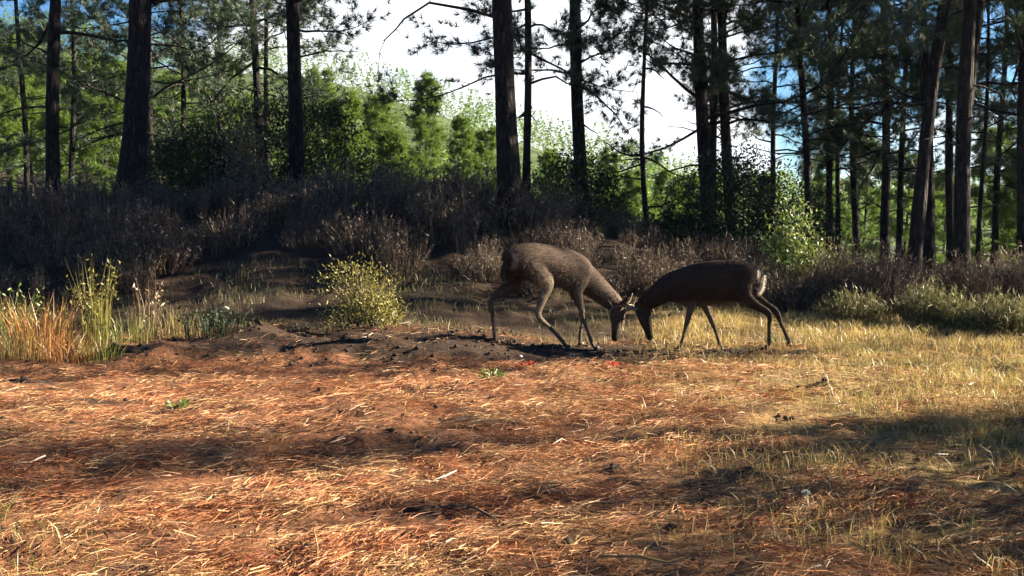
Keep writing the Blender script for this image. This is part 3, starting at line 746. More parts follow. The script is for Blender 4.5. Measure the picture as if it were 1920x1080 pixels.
tuft(on(330, 10.2), 120, 0.2, 0.36, 0.006, 0.3, M['straw'], 'pale yellow tuft at the right end of the left weeds', 510, group=gl)
tuft(on(258, 9.4), 22, 0.06, 0.42, 0.008, 0.15, M['straw'], 'few pale straw stalks at the front right of the weeds', 511, group=gl)
tuft(on(400, 9.9), 150, 0.28, 0.28, 0.008, 0.4, M['leaf_dark'], 'dark low weed on the earth hump right of the yellow tuft', 512, name='weed', cat='weed', group=gl, heads=14)

# ------------------------------------------------------------------ fallen needles, grass
rg = np.random.default_rng(55)
def region(n, y0, y1, power=1.5):
    u = rg.random(n)
    y = y0 + (y1 - y0) * u ** power
    x = rg.uniform(-1, 1, n) * (y * 0.49 + 0.5)
    return x, y
x, y = region(230000, 3.0, 11.2)
dens = 0.12 + 1.25 * ss(0.36, 0.66, fbm(x * 1.9 + 5, y * 3.0 + 2))
right = ss(0.6, 3.4, x + 1.6 * (fbm(x * 0.7, y * 0.7) - 0.5) * 2)
keep = rg.random(len(x)) < dens * (1 - 0.55 * right) * (1 - 0.84 * ss(9.05, 9.4, y + 0.5 * (fbm(x * 1.5, y) - 0.5)) * (1 - ss(1.0, 2.5, x)))
x, y = x[keep], y[keep]; n = len(x)
a = np.where(rg.random(n) < 0.6, 0.25 + 2.2 * (fbm(x * 1.6, y * 1.6 + 11) - 0.5) * 2 + rg.normal(0, 0.45, n), rg.uniform(0, 6.28, n))
ln = rg.uniform(0.05, 0.15, n); z = gh(x, y) + 0.004 + 0.035 * rg.random(n) ** 2
dirv = np.stack((np.cos(a), np.sin(a), rg.normal(0, 0.16, n)), -1) * ln[:, None]
C = np.stack((x, y, z), -1)
b = MB(); arch = rg.normal(size=(n, 3)) * np.array((0.012, 0.012, 0.0)); arch[:, 2] = rg.uniform(0.0, 0.010, n)
P0, P2 = C - dirv / 2, C + dirv / 2
b.blades(P0, C + arch, P2, rg.uniform(0.0018, 0.0036, n), rg)
tag(b.build('needle_litter', M['litter']), 'fallen orange pine needles covering the clearing floor', 'pine needles', kind='stuff')

# longer pale straws lying across the litter
x, y = region(15000, 3.0, 10.5)
k = rg.random(len(x)) < 0.15 + 0.9 * ss(0.42, 0.62, fbm(x * 2.3 + 21, y * 2.3)); k &= ~((y > 9.1) & (x < 1.5) & (rg.random(len(x)) < 0.8)); x, y = x[k], y[k]; n = len(x)
a = rg.uniform(0, 6.28, n); ln = rg.uniform(0.07, 0.19, n)
dirv = np.stack((np.cos(a), np.sin(a), rg.normal(0.05, 0.18, n)), -1) * ln[:, None]
C = np.stack((x, y, gh(x, y) + 0.02 + 0.03 * rg.random(n)), -1)
b = MB(); arch = rg.normal(size=(n, 3)) * 0.022; arch[:, 2] = np.abs(arch[:, 2])
b.blades(C - dirv / 2, C + arch, C + dirv / 2, rg.uniform(0.0012, 0.0027, n), rg)
tag(b.build('fallen_straw', M['pale_litter']), 'pale dry straws lying across the needle litter', 'straw', kind='stuff')
# small dry twigs on the bare soil and litter
x, y = region(1500, 3.2, 11.5, 0.75)
a = rg.uniform(0, 6.28, len(x)); n = len(x); dirv = np.stack((np.cos(a), np.sin(a), rg.normal(0, 0.12, n)), -1) * rg.uniform(0.05, 0.2, n)[:, None]
C = np.stack((x, y, gh(x, y) + 0.02), -1); b = MB()
b.blades(C - dirv / 2, C + rg.normal(size=(n, 3)) * 0.012, C + dirv / 2, rg.uniform(0.004, 0.008, n), rg)
tag(b.build('fallen_twigs', M['leaf_brown']), 'small dry twigs strewn over the clearing', 'twigs', kind='stuff')
# crumbs of soil, bark and cone scales
x, y = region(5200, 3.2, 11.5, 0.8)
k = (rg.random(len(x)) < 0.22) | ((y > 9.0) & (x < 1.6)); x, y = x[k], y[k]
b = MB()
OCT = np.array(((1, 0, 0), (-1, 0, 0), (0, 1, 0), (0, -1, 0), (0, 0, 0.7), (0, 0, -0.7)))
OT = np.array(((0, 2, 4), (2, 1, 4), (1, 3, 4), (3, 0, 4), (2, 0, 5), (1, 2, 5), (3, 1, 5), (0, 3, 5)))
for xx, yy in zip(x, y):
    sz = 0.007 + 0.022 * rg.random() ** 3
    b.add(OCT * sz * rg.uniform(0.6, 1.4, (6, 3)) + np.array((xx, yy, gh(xx, yy) + sz * 0.4)), OT)
tag(b.build('soil_crumbs', M['soil_clod']), 'crumbs of dark soil and bark lying on the ground', 'soil', kind='stuff')

def grass(name, n, fx, h0, h1, w, mat, label, lean=0.5, y0=3.0, y1=13.5, power=1.3):
    x, y = region(n, y0, y1, power)
    k = rg.random(n) < fx(x, y); x, y = x[k], y[k]; n = len(x)
    a = rg.uniform(0, 6.28, n); h = rg.uniform(h0, h1, n); l = h * lean * rg.uniform(0.1, 1.8, n)
    B = np.stack((x, y, gh(x, y) - 0.01), -1)
    tip = B + np.stack((np.cos(a) * l, np.sin(a) * l, h), -1)
    mid = B + (tip - B) * np.array((0.3, 0.3, 0.6))
    b = MB(); b.blades(B, mid, tip, w * rg.uniform(0.7, 1.3, n), rg)
    tag(b.build(name, mat), label, 'grass', kind='stuff')
grass('dry_grass', 120000, lambda x, y: ss(0.2, 3.2, x + 2.4 * (fbm(x * 0.9, y * 0.9) - 0.5)) * (0.1 + ss(0.42, 0.62, fbm(x * 1.7 + 3, y * 1.7))) * (1 - 0.9 * ss(9, 13.5, y)),
      0.03, 0.11, 0.0045, M['straw'], 'dry straw grass on the right of the clearing')
grass('meadow_grass', 90000, lambda x, y: (0.25 + ss(0.38, 0.6, fbm(x * 2.1, y * 2.1 + 9))) * ss(1.0, 1.9, x) * ss(9.6, 10.4, y) * (1 - ss(12.2, 13.2, y + 0.25 * x - 0.6)) + 0.25 * ss(3.0, 4.5, x) * ss(8, 9.5, y),
      0.04, 0.13, 0.005, M['straw'], 'bright yellow grass in the sun behind the right deer', y0=7.5, y1=13.5, power=0.8)
grass('green_grass', 60000, lambda x, y: 0.7 * ss(1.2, 3.5, x) * ss(0.50, 0.62, fbm(x * 1.2 + 8, y * 1.2)) + 0.8 * ss(-1.2, -2.4, x) * ss(4.6, 3.6, y) * ss(0.4, 0.6, fbm(x * 2, y * 2 + 7)),
      0.03, 0.10, 0.004, M['green_grass'], 'greenish short grass in patches of the clearing', y1=11.0)
grass('bank_grass', 50000, lambda x, y: 0.45 * ss(10.3, 11.2, y) * ss(0.40, 0.6, fbm(x * 1.3, y * 1.3 + 4)) * (1 - ss(0.8, 1.6, x)),
      0.03, 0.12, 0.005, M['heath_green'], 'grey green grass at the foot of the brush', y0=9.8, y1=13.8, power=0.9)

# ------------------------------------------------------------------ small things on the ground
def clod(loc, rx, ry, rz_, n, label, seed, group='patches of dark turned soil'):
    """low rough heap of turned soil with a ragged outline"""
    m_, k_ = 34, 46
    v, u = np.meshgrid(np.linspace(0.02, 1, m_), np.arange(k_) / k_ * 2 * math.pi, indexing='ij')
    edge = 0.7 + 0.6 * fbm(np.cos(u) * 2.2 + seed, np.sin(u) * 2.2 + seed * 3, 3)
    X_, Y_ = np.cos(u) * v * rx * edge, np.sin(u) * v * ry * edge
    Z_ = gh(X_ + loc[0], Y_ + loc[1]) - loc[2] - 0.012 + (1 - v ** 3) * (0.012 + rz_ * 1.6 * fbm(X_ * 16 + seed, Y_ * 16, 4) ** 2 + 0.03 * np.maximum(0, vnoise(X_ * 45, Y_ * 45) - 0.55))
    V_ = np.stack((X_, Y_, Z_), -1).reshape(-1, 3)
    i_, j_ = np.meshgrid(np.arange(m_ - 1), np.arange(k_), indexing='ij'); a_ = (i_ * k_ + j_).ravel(); b_ = (i_ * k_ + (j_ + 1) % k_).ravel()
    q = np.stack((a_, a_ + k_, b_ + k_, b_), -1)
    V_ = np.vstack((V_, V_[:k_].mean(0))); t = [(len(V_) - 1, j, (j + 1) % k_) for j in range(k_)]
    o = link('soil_heap', mesh('soil_heap', V_, t, q), M['soil_clod']); o.location = loc
    return tag(o, label, 'soil', group)
def gp(x, y, dz=0.0):
    """ground point under photo pixel (x, y)"""
    d = 8.0
    for _ in range(40):
        c = px(x, y, d); d += (c[2] - gh(c[0], c[1])) * d / CAM_Z * 0.6
    c = px(x, y, d); return np.array((c[0], c[1], float(gh(c[0], c[1])) + dz))
clod(gp(822, 740), 0.36, 0.12, 0.05, 34, 'dark strip of dug soil in the lit needles, below the left deer', 601)
clod(gp(45, 718), 0.25, 0.08, 0.05, 16, 'dark soil clods near the left edge below the orange grass', 602)
clod(gp(110, 735), 0.22, 0.06, 0.04, 12, 'second dark soil strip right of the left edge clods', 603)
clod(gp(815, 958), 0.16, 0.06, 0.04, 16, 'dark hollow of soil in the foreground needles left of centre', 604)
clod(gp(1148, 880), 0.06, 0.04, 0.04, 7, 'small dark clod in the foreground right of centre', 605)
clod(gp(1370, 662), 0.40, 0.10, 0.04, 30, 'dark trampled soil put for the shade between the hooves of the right deer', 606)  # dark heap also stands for the cast shadow under the right deer
clod(gp(1640, 742), 0.36, 0.10, 0.03, 22, 'dark soil patch standing in for a small shadow in the dry grass at the right', 607)  # dark heap laid in place of a small cast shadow
clod(gp(240, 655), 0.3, 0.1, 0.06, 18, 'dark soil under the green tuft at the left', 608)
def pebble(loc, s, label, seed):
    rg = np.random.default_rng(seed); b = MB()
    u, v = np.meshgrid(np.linspace(0, 2 * math.pi, 9)[:-1], np.linspace(0.3, math.pi - 0.3, 5))
    Pq = np.stack((np.cos(u) * np.sin(v), 0.8 * np.sin(u) * np.sin(v), 0.6 * np.cos(v)), -1).reshape(-1, 3) * s * rg.uniform(0.85, 1.15, (40, 1))
    q = [(r_ * 8 + k_, r_ * 8 + (k_ + 1) % 8, (r_ + 1) * 8 + (k_ + 1) % 8, (r_ + 1) * 8 + k_) for r_ in range(4) for k_ in range(8)]
    Pq = np.vstack((Pq, Pq[:8].mean(0), Pq[-8:].mean(0)))
    t = [(40, (k_ + 1) % 8, k_) for k_ in range(8)] + [(41, 32 + k_, 32 + (k_ + 1) % 8) for k_ in range(8)]
    b.add(Pq, t, q); o = b.build('stone', M['stone'], None, True); o.location = loc
    tag(o, label, 'stone', 'pale stones')
pebble(gp(752, 738, 0.01), 0.022, 'pale stone at the left end of the dark dug strip', 1)
pebble(gp(423, 592, 0.02), 0.04, 'pale stone on the shaded earth behind the hump', 2)
pebble(gp(1072, 665, 0.01), 0.03, 'pale stone in the shade under the left deer', 3)
pebble(gp(975, 668, 0.01), 0.024, 'small pale stone in the shade left of the left deer forefeet', 4)
def sprig(loc, n, s, mat, label, seed, name, cat):
    rg = np.random.default_rng(seed); b = MB()
    a = rg.uniform(0, 6.28, n); r = s * np.sqrt(rg.random(n))
    C = np.stack((np.cos(a) * r * 0.6, np.sin(a) * r * 0.5, 0.01 + 0.4 * s * rg.random(n)), -1)
    D = np.stack((np.cos(a), np.sin(a), rg.uniform(0.1, 1.3, n)), -1)
    b.leaves(C, D, 0.05 * rg.uniform(0.7, 1.3, n), 0.018, rg)
    o = b.build(name, mat); o.location = loc; tag(o, label, cat)
sprig(gp(922, 712), 60, 0.13, M['leaf_light'], 'small bright green plant in the needles below the left deer', 11, 'seedling', 'plant')
sprig(gp(332, 768), 40, 0.09, M['leaf_light'], 'small green sprig in the orange needles at the left', 12, 'seedling', 'plant')
sprig(gp(988, 690), 20, 0.06, M['red_leaf'], 'small patch of red leaves below the left deer', 13, 'red_plant', 'plant')
sprig(gp(1150, 690), 12, 0.04, M['red_leaf'], 'smaller patch of red leaves below the meeting heads', 14, 'red_plant', 'plant')
def stalk(loc, h, lean, label, seed, head=True):
    rg = np.random.default_rng(seed); o = thing('dry_stalk', loc, label, 'stalk', 'dry stalks')
    b = MB(); tip = np.array((lean, 0.02, h)); b.tube(np.array(((0, 0, -0.02), tip * 0.5 + np.array((0.01, 0, 0)), tip)), (0.0035, 0.003, 0.002), 5)
    b.build('stem', M['straw'], o)
    if head:
        k = MB(); C = np.tile(tip, (16, 1)); k.leaves(C, rg.normal(size=(16, 3)) + np.array((0, 0, 0.6)), 0.022, 0.012, rg)
        k.build('seed_head', M['white_head'], o)
stalk(gp(838, 690), 0.21, 0.01, 'thin dry stalk with a pale head left of the left deer', 21)
stalk(gp(592, 1062), 0.13, -0.01, 'upright pale stalk at the bottom edge left of centre', 22, False)
stalk(gp(757, 1075), 0.06, -0.01, 'short pale stalk at the bottom edge near the centre', 23, False)
stalk(gp(1268, 1000), 0.13, 0.0, 'upright grey stalk in the foreground right of centre', 24, False)
stalk(gp(1512, 985), 0.12, 0.0, 'upright stalk in the foreground shade at the right', 25)
o = thing('fallen_stick', gp(1200, 1062, 0.015), 'thin pale stick lying at the bottom edge right of centre', 'stick')
b = MB(); b.tube(np.array(((-0.14, 0.03, 0.01), (0, 0, 0.02), (0.16, -0.05, 0.0))), (0.004, 0.005, 0.003), 6); b.build('stem', M['straw'], o)
o = thing('fallen_stick', gp(890, 975, 0.02), 'dark reddish stick lying in the needles at the bottom centre', 'stick')
b = MB(); b.tube(np.array(((-0.10, 0.14, 0.01), (0, 0.0, 0.03), (0.14, -0.16, 0.0))), (0.004, 0.006, 0.004), 6); b.build('stem', M['twig'], o)

# ------------------------------------------------------------------ deer
def catmull(P, k=5):
    P = np.asarray(P, float); Q = np.vstack((2 * P[0] - P[1], P, 2 * P[-1] - P[-2])); out = []
    for i in range(1, len(Q) - 2):
        for t in np.arange(k) / k:
            a, b_, c, d = Q[i - 1:i + 3]
            out.append(0.5 * (2 * b_ + (c - a) * t + (2 * a - 5 * b_ + 4 * c - d) * t * t + (3 * b_ - a - 3 * c + d) * t ** 3))
    out.append(P[-1]); return np.array(out)
def loft(b, rows, k=14, sub=5):
    """rows: x, y, z, half width, half height -> closed tube of elliptical rings"""
    A = catmull(np.array(rows, float), sub); P, rw, rh = A[:, :3], np.maximum(A[:, 3], 0.004), np.maximum(A[:, 4], 0.004)
    T_ = np.gradient(P, axis=0); T_ /= np.linalg.norm(T_, axis=1)[:, None]
    side = np.array((0, 1.0, 0)) - T_ * T_[:, 1:2]; side /= np.linalg.norm(side, axis=1)[:, None]
    upv = np.cross(T_, side); th = np.arange(k) / k * 2 * math.pi
    V = P[:, None] + side[:, None] * (rw[:, None] * np.cos(th))[..., None] + upv[:, None] * (rh[:, None] * np.sin(th))[..., None]
    m = len(P); V = np.vstack((V.reshape(-1, 3), P[:1] - T_[:1] * rw[0] * 0.5, P[-1:] + T_[-1:] * rw[-1] * 0.5))
    q = [(i * k + j, i * k + (j + 1) % k, (i + 1) * k + (j + 1) % k, (i + 1) * k + j) for i in range(m - 1) for j in range(k)]
    t = [(m * k, (j + 1) % k, j) for j in range(k)] + [(m * k + 1, (m - 1) * k + j, (m - 1) * k + (j + 1) % k) for j in range(k)]
    b.add(V, t, q)
m, N, K = newmat('deer_coat')
at = N.new('ShaderNodeAttribute'); at.attribute_name = 'coat'
tcn = N.new('ShaderNodeTexCoord'); n1 = N.new('ShaderNodeTexNoise'); n1.inputs['Scale'].default_value = 60; n1.inputs['Detail'].default_value = 6
n2 = N.new('ShaderNodeTexNoise'); n2.inputs['Scale'].default_value = 7; n2.inputs['Detail'].default_value = 3
hm_ = N.new('ShaderNodeMapping'); hm_.inputs['Scale'].default_value = (0.3, 1, 1); hm_.inputs['Rotation'].default_value = (0, R(20), 0)
K(tcn.outputs['Object'], hm_.inputs['Vector']); K(hm_.outputs[0], n1.inputs['Vector']); K(tcn.outputs['Object'], n2.inputs['Vector'])
r1 = ramp(N, [(0.3, (0.6, 0.6, 0.6)), (0.7, (1.35, 1.3, 1.25))]); K(n1.outputs['Fac'], r1.inputs['Fac'])
r2 = ramp(N, [(0.3, (0.8, 0.8, 0.8)), (0.7, (1.15, 1.15, 1.15))]); K(n2.outputs['Fac'], r2.inputs['Fac'])
x1 = N.new('ShaderNodeMix'); x1.data_type = 'RGBA'; x1.blend_type = 'MULTIPLY'; x1.inputs['Factor'].default_value = 1
x2 = N.new('ShaderNodeMix'); x2.data_type = 'RGBA'; x2.blend_type = 'MULTIPLY'; x2.inputs['Factor'].default_value = 1
K(at.outputs['Color'], x1.inputs['A']); K(r1.outputs[0], x1.inputs['B']); K(x1.outputs['Result'], x2.inputs['A']); K(r2.outputs[0], x2.inputs['B'])
p = N.new('ShaderNodeBsdfPrincipled'); p.inputs['Roughness'].default_value = 0.8; p.inputs['Specular IOR Level'].default_value = 0.08
p.inputs['Sheen Weight'].default_value = 0.0; p.inputs['Sheen Roughness'].default_value = 0.5
bp = N.new('ShaderNodeBump'); bp.inputs['Strength'].default_value = 0.35; bp.inputs['Distance'].default_value = 0.01
K(n1.outputs['Fac'], bp.inputs['Height']); K(bp.outputs[0], p.inputs['Normal']); K(x2.outputs['Result'], p.inputs['Base Color'])
o = N.new('ShaderNodeOutputMaterial'); K(p.outputs[0], o.inputs['Surface'])
M['coat'] = m

def ellipsoid(c, r, seg=10):
    u, v = np.meshgrid(np.linspace(0, 2 * math.pi, seg + 1)[:-1], np.linspace(0.15, math.pi - 0.15, seg))
    V = np.stack((np.cos(u) * np.sin(v) * r[0], np.sin(u) * np.sin(v) * r[1], np.cos(v) * r[2]), -1).reshape(-1, 3)
    q = [(i * seg + j, i * seg + (j + 1) % seg, (i + 1) * seg + (j + 1) % seg, (i + 1) * seg + j) for i in range(seg - 1) for j in range(seg)]
    V = np.vstack((V, V[:seg].mean(0), V[-seg:].mean(0)))
    t = [(seg * seg, (j + 1) % seg, j) for j in range(seg)] + [(seg * seg + 1, (seg - 1) * seg + j, (seg - 1) * seg + (j + 1) % seg) for j in range(seg)]
    return V + np.array(c), t, q

def deer(loc, yaw, spec, label, sc=1.0):
    root = thing('deer', loc, label, 'deer', None, yaw); root.scale = (sc, sc, sc)
    cy, sy = math.cos(yaw), math.sin(yaw)
    def fit(legs):
        out = []
        for rows in legs:
            rows = np.array(rows, float); e = rows[-1]
            dz = float(gh(loc[0] + sc * (e[0] * cy - e[1] * sy), loc[1] + sc * (e[0] * sy + e[1] * cy)) - loc[2]) / sc + 0.012
            k = np.linspace(0, 1, len(rows)) ** 1.5
            rows[:, 2] += dz * k; out.append(rows)
        return out
    legs = fit(spec['legs'])
    b = MB()
    loft(b, spec['torso'], 20); loft(b, spec['neck'], 16); loft(b, spec['head'], 16); loft(b, spec['tail'], 10)
    for rows in legs: loft(b, rows[:, :5], 10)
    for rows in spec['ears']: loft(b, rows, 8)
    for c, r in spec.get('lumps', ()): b.add(*ellipsoid(c, r))
    V, t, q = b.arrays()
    tmp = bpy.data.objects.new('tmp', mesh('tmp', V, t, q)); COL.objects.link(tmp)
    md = tmp.modifiers.new('r', 'REMESH'); md.mode = 'VOXEL'; md.voxel_size = 0.0105; md.use_smooth_shade = True
    sm = tmp.modifiers.new('s', 'SMOOTH'); sm.factor = 0.5; sm.iterations = 6
    me = bpy.data.meshes.new_from_object(tmp.evaluated_get(bpy.context.evaluated_depsgraph_get()))
    bpy.data.objects.remove(tmp)
    n = len(me.vertices); co = np.empty(n * 3, np.float32); me.vertices.foreach_get('co', co); co = co.reshape(-1, 3)
    me.name = 'body'
    colr = spec['colour'](co)
    at_ = me.color_attributes.new('coat', 'FLOAT_COLOR', 'POINT')
    at_.data.foreach_set('color', np.concatenate((colr, np.ones((n, 1))), 1).astype(np.float32).ravel())
    me.materials.clear(); me.materials.append(M['coat'])
    link('body', me, M['coat'], root)
    no = np.empty(n * 3, np.float32); me.vertices.foreach_get('normal', no); no = no.reshape(-1, 3)
    rgf = np.random.default_rng(77); pick = rgf.choice(n, 15000, replace=False); pick = pick[(co[pick][:, 2] > 0.12) & ((co[pick][:, 0] < 0.5) | (co[pick][:, 2] > 0.35))]
    hl = 0.010 + 0.014 * ss(0.35, 0.55, co[pick][:, 2])
    D = no[pick] * 0.45 + np.array((-0.75, 0, -0.45)) + rgf.normal(size=(len(pick), 3)) * 0.18
    D /= np.linalg.norm(D, axis=1)[:, None]
    fb = MB(); fb.spikes(co[pick] - no[pick] * 0.002, co[pick] + D * hl[:, None] + no[pick] * 0.003, 0.0035, rgf)
    V, t, q = fb.arrays(); fm = mesh('fur', V, t)
    fa = fm.color_attributes.new('coat', 'FLOAT_COLOR', 'POINT')
    fc = np.repeat(colr[pick] * rgf.uniform(0.7, 1.35, (len(pick), 1)), 3, 0)
    fa.data.foreach_set('color', np.concatenate((fc, np.ones((len(fc), 1))), 1).astype(np.float32).ravel())
    tag(link('fur', fm, M['coat'], root), kind='stuff')
    for rows in legs:
        e = rows[-1]; d = rows[-1][:3] - rows[-2][:3]; h = MB()
        for s_ in (-1, 1):
            V, t, q = ellipsoid((e[0] + 0.012, e[1] + 0.011 * s_, e[2] + 0.008), (0.026, 0.0115, 0.022), 8)
            h.add(V, t, q)
        h.build('hoof', M['hoof'], root, True)
    for rows in spec['antlers']:
        h = MB()
        for P_, r0, r1 in rows:
            P_ = catmull(P_, 4); h.tube(P_, np.linspace(r0, r1, len(P_)), 8)
        h.build('antler', M['antler'], root, True)
    for c in spec['eyes']:
        h = MB(); h.add(*ellipsoid(c, (0.013, 0.011, 0.013))); h.build('eye', M['eye'], root, True)
    return root

def head_set(poll, muzzle, yoff=0.0):
    """head loft, ears, eyes and antlers for a head running from the poll down to the muzzle"""
    a, b_ = np.array(poll, float), np.array(muzzle, float); ax = unit(b_ - a); Lh = np.linalg.norm(b_ - a)
    fr = unit(np.cross(ax, np.array((0, 1.0, 0)))); 
    if fr[0] < 0: fr = -fr                                  # forehead side: forward
    sd = np.array((0, 1.0, 0)); sd = unit(sd - ax * sd.dot(ax))
    at_ = lambda t, f=0, s_=0: a + ax * Lh * t + fr * f + sd * s_
    rows = [(*at_(-0.10), 0.045, 0.06), (*at_(0.08), 0.058, 0.072), (*at_(0.28, -0.004), 0.062, 0.076), (*at_(0.5), 0.046, 0.056),
            (*at_(0.75), 0.034, 0.041), (*at_(0.92), 0.031, 0.036), (*at_(1.0), 0.024, 0.026)]
    ears, ant, eyes = [], [], []
    for s_ in (-1, 1):
        e0 = at_(0.02, -0.02, 0.045 * s_); d = unit(sd * s_ * 0.9 - ax * 0.55 - fr * 0.2)
        ears.append([(*(e0), 0.018, 0.018), (*(e0 + d * 0.06), 0.024, 0.036), (*(e0 + d * 0.125), 0.014, 0.038), (*(e0 + d * 0.20), 0.006, 0.010)])
        eyes.append(at_(0.33, 0.03, 0.052 * s_))
        q = at_(0.05, 0.055, 0.035 * s_)
        m1 = q + fr * 0.09 - ax * 0.05 + sd * s_ * 0.06; m2 = m1 + fr * 0.10 - ax * 0.02 + sd * s_ * 0.04; m3 = m2 + fr * 0.08 + ax * 0.07 - sd * s_ * 0.015
        tine = m1 + fr * 0.06 - ax * 0.13 + sd * s_ * 0.01; brow = q + fr * 0.03 + ax * 0.02
        ant.append([((q - fr * 0.02, q + fr * 0.02, m1, m2, m3), 0.013, 0.005), ((m1 - fr * 0.01, (m1 + tine) / 2 + fr * 0.01, tine), 0.009, 0.004),
                    ((m2, m2 + fr * 0.02 - ax * 0.05, m2 + fr * 0.03 - ax * 0.085), 0.007, 0.003)])
    return rows, ears, eyes, ant

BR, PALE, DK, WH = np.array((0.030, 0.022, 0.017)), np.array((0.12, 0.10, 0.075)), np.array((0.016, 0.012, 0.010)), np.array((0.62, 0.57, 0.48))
def mixc(c, d, f): return c * (1 - f)[:, None] + d * f[:, None]
def front_leg(e, k, f, h, y0, y1):
    return [(e[0] + 0.06, y0 * 0.9, e[1] + 0.20, 0.045, 0.085), (e[0] + 0.02, y0, e[1] + 0.08, 0.042, 0.065), (e[0], y0, e[1], 0.036, 0.046), ((e[0] + k[0]) / 2, (y0 + y1) / 2, (e[1] + k[1]) / 2, 0.027, 0.031),
            (k[0], y1, k[1], 0.023, 0.025), ((k[0] + f[0]) / 2, y1, (k[1] + f[1]) / 2, 0.0155, 0.0165), (f[0], y1, f[1], 0.0185, 0.021), (h[0], y1, h[1], 0.015, 0.017)]
def hind_leg(hip, st, hk, f, h, y0, y1):
    return [(hip[0], y0 * 0.8, hip[1], 0.065, 0.12), ((hip[0] + st[0]) / 2, y0, (hip[1] + st[1]) / 2, 0.062, 0.105), (st[0], y0, st[1], 0.047, 0.075), ((st[0] + hk[0]) / 2, (y0 + y1) / 2, (st[1] + hk[1]) / 2, 0.031, 0.042),
            (hk[0], y1, hk[1], 0.022, 0.032), (hk[0] * 0.55 + f[0] * 0.45, y1, hk[1] * 0.55 + f[1] * 0.45, 0.017, 0.020), (f[0], y1, f[1], 0.0195, 0.022), (h[0], y1, h[1], 0.015, 0.017)]

# right deer: seen from its left side, head down, back to the sun
hd, ears, eyes, ant = head_set((0.66, 0.0, 0.42), (0.575, 0.0, 0.10))
def colour_r(c):
    x, z = c[:, 0], c[:, 2]
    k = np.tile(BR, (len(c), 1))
    k = mixc(k, PALE, ss(0.50, 0.44, z) * ss(0.50, 0.3, x) * ss(-0.4, -0.2, x) * 0.7)
    k = mixc(k, DK, ss(0.80, 0.86, z) * 0.5)
    k = mixc(k, WH, ss(-0.385, -0.405, x) * ss(0.50, 0.53, z) * ss(0.07, 0.05, np.abs(c[:, 1])))
    k = mixc(k, DK, ss(0.14, 0.10, z) * ss(0.5, 0.55, x))
    k = mixc(k, PALE * 0.7, ss(0.34, 0.2, z) * ss(0.5, 0.45, x) * 0.5)
    return k
deer_r = dict(
    torso=[(-0.36, 0, 0.63, 0.07, 0.10), (-0.32, 0, 0.65, 0.13, 0.155), (-0.23, 0, 0.67, 0.15, 0.185), (-0.10, 0, 0.655, 0.165, 0.20), (0.06, 0, 0.635, 0.165, 0.205), (0.20, 0, 0.61, 0.15, 0.195), (0.31, 0, 0.59, 0.12, 0.165), (0.39, 0, 0.57, 0.08, 0.12)],
    neck=[(0.24, 0, 0.63, 0.10, 0.16), (0.38, 0, 0.60, 0.092, 0.135), (0.50, 0, 0.53, 0.075, 0.105), (0.59, 0, 0.47, 0.065, 0.088), (0.655, 0, 0.42, 0.055, 0.07)],
    head=hd, ears=ears, eyes=eyes, antlers=ant,
    tail=[(-0.33, 0, 0.57, 0.03, 0.025), (-0.395, 0, 0.555, 0.034, 0.022), (-0.43, 0, 0.595, 0.032, 0.020), (-0.442, 0, 0.655, 0.028, 0.020), (-0.46, 0, 0.72, 0.010, 0.010)],
    legs=[front_leg((0.19, 0.46), (0.24, 0.25), (0.285, 0.065), (0.31, 0.0), 0.095, 0.08),
          front_leg((0.09, 0.45), (0.0, 0.24), (-0.06, 0.065), (-0.085, 0.0), -0.095, -0.08),
          hind_leg((-0.22, 0.65), (-0.29, 0.50), (-0.50, 0.345), (-0.505, 0.07), (-0.50, 0.0), 0.10, 0.09),
          hind_leg((-0.24, 0.65), (-0.35, 0.51), (-0.565, 0.35), (-0.68, 0.07), (-0.70, 0.0), -0.10, -0.09)],
    colour=colour_r)
pr = (1.86, 10.12, float(gh(1.86, 10.12)))
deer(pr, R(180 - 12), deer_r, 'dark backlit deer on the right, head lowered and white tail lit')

# left deer: seen from its right side, rump high, sun on its back
hd, ears, eyes, ant = head_set((0.63, -0.10, 0.315), (0.575, -0.12, 0.015))
def colour_l(c):
    x, z = c[:, 0], c[:, 2]
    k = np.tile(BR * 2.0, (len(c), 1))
    k = mixc(k, PALE, ss(0.66, 0.56, z) * ss(0.35, 0.2, x) * ss(-0.4, -0.2, x) * 0.6)
    k = mixc(k, DK * 1.5, ss(-0.15, -0.5, x) * ss(0.45, 0.6, z) * 0.6)  # rear of the body darkened in the coat colour, painting its shade
    k = mixc(k, WH * 0.28, ss(-0.405, -0.43, x) * ss(-0.47, -0.45, x) * ss(0.66, 0.72, z) * ss(0.84, 0.80, z))
    k = mixc(k, DK, ss(0.12, 0.08, z) * ss(0.52, 0.56, x))
    k = mixc(k, PALE * 0.8, ss(0.42, 0.28, z) * ss(0.5, 0.42, x) * 0.6)
    return k
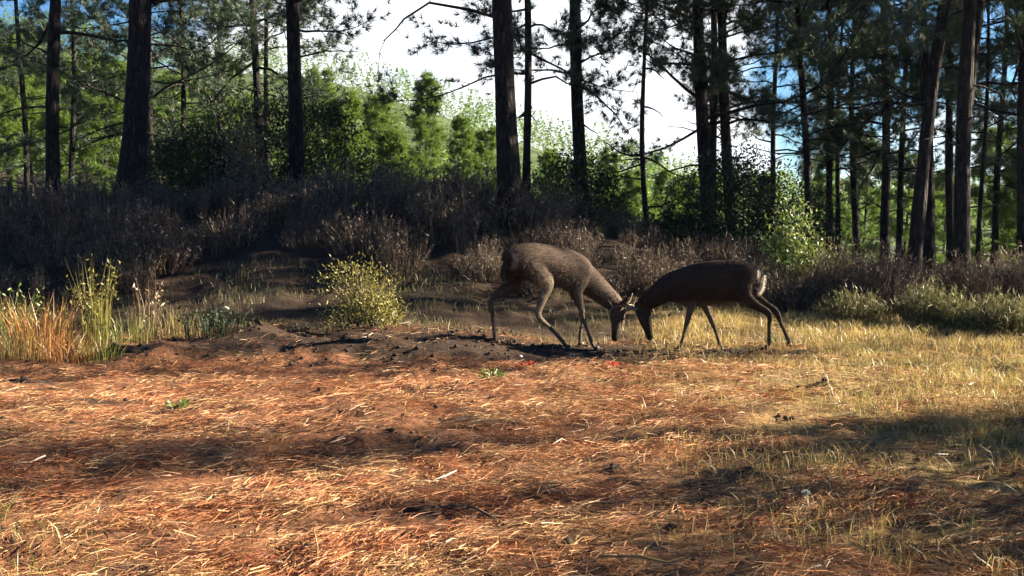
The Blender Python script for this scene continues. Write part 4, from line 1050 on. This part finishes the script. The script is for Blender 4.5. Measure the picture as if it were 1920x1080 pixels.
deer_l = dict(
    torso=[(-0.45, 0, 0.70, 0.06, 0.09), (-0.40, 0, 0.735, 0.12, 0.145), (-0.29, 0, 0.755, 0.138, 0.16), (-0.15, 0, 0.745, 0.145, 0.165), (0.0, 0, 0.71, 0.15, 0.17), (0.15, 0, 0.67, 0.145, 0.178), (0.27, 0, 0.615, 0.125, 0.17), (0.36, 0, 0.575, 0.08, 0.12)],
    neck=[(0.20, 0, 0.65, 0.10, 0.155), (0.34, -0.01, 0.575, 0.092, 0.135), (0.47, -0.045, 0.465, 0.078, 0.108), (0.56, -0.08, 0.38, 0.068, 0.090), (0.625, -0.10, 0.32, 0.057, 0.07)],
    head=hd, ears=ears, eyes=eyes, antlers=ant,
    tail=[(-0.42, 0, 0.76, 0.03, 0.022), (-0.475, 0, 0.745, 0.032, 0.022), (-0.505, 0, 0.68, 0.035, 0.02), (-0.51, 0, 0.61, 0.026, 0.016), (-0.505, 0, 0.56, 0.01, 0.008)],
    legs=[front_leg((0.20, 0.47), (0.25, 0.27), (0.34, 0.07), (0.39, 0.0), -0.095, -0.085),
          front_leg((0.26, 0.47), (0.36, 0.27), (0.33, 0.07), (0.33, 0.0), 0.095, 0.085),
          hind_leg((-0.30, 0.73), (-0.13, 0.555), (-0.21, 0.29), (0.03, 0.065), (0.08, 0.0), -0.10, -0.095),
          hind_leg((-0.34, 0.72), (-0.36, 0.55), (-0.58, 0.40), (-0.545, 0.07), (-0.53, 0.0), 0.10, 0.095)],
    colour=colour_l)
pl = (0.385, 10.12, float(gh(0.385, 10.12)))
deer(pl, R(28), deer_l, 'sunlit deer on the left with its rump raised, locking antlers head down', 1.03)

# ------------------------------------------------------------------ air
b = MB(); lo, hi = (-640, -140, -14), (1560, 1960, 66)
b.add([(x, y, z) for x in (lo[0], hi[0]) for y in (lo[1], hi[1]) for z in (lo[2], hi[2])], quads=[(0, 1, 3, 2), (4, 6, 7, 5), (0, 4, 5, 1), (2, 3, 7, 6), (0, 2, 6, 4), (1, 5, 7, 3)])
m, N, K = newmat('thin_haze')
pv = N.new('ShaderNodeVolumePrincipled'); pv.inputs['Density'].default_value = 0.00012
pv.inputs['Color'].default_value = (0.80, 0.90, 1.0, 1); pv.inputs['Anisotropy'].default_value = 0.35
o = N.new('ShaderNodeOutputMaterial'); K(pv.outputs[0], o.inputs['Volume'])
tag(b.build('haze', m), 'thin pale haze filling the air of the wood', 'haze', kind='stuff')
S.cycles.volume_bounces = 0
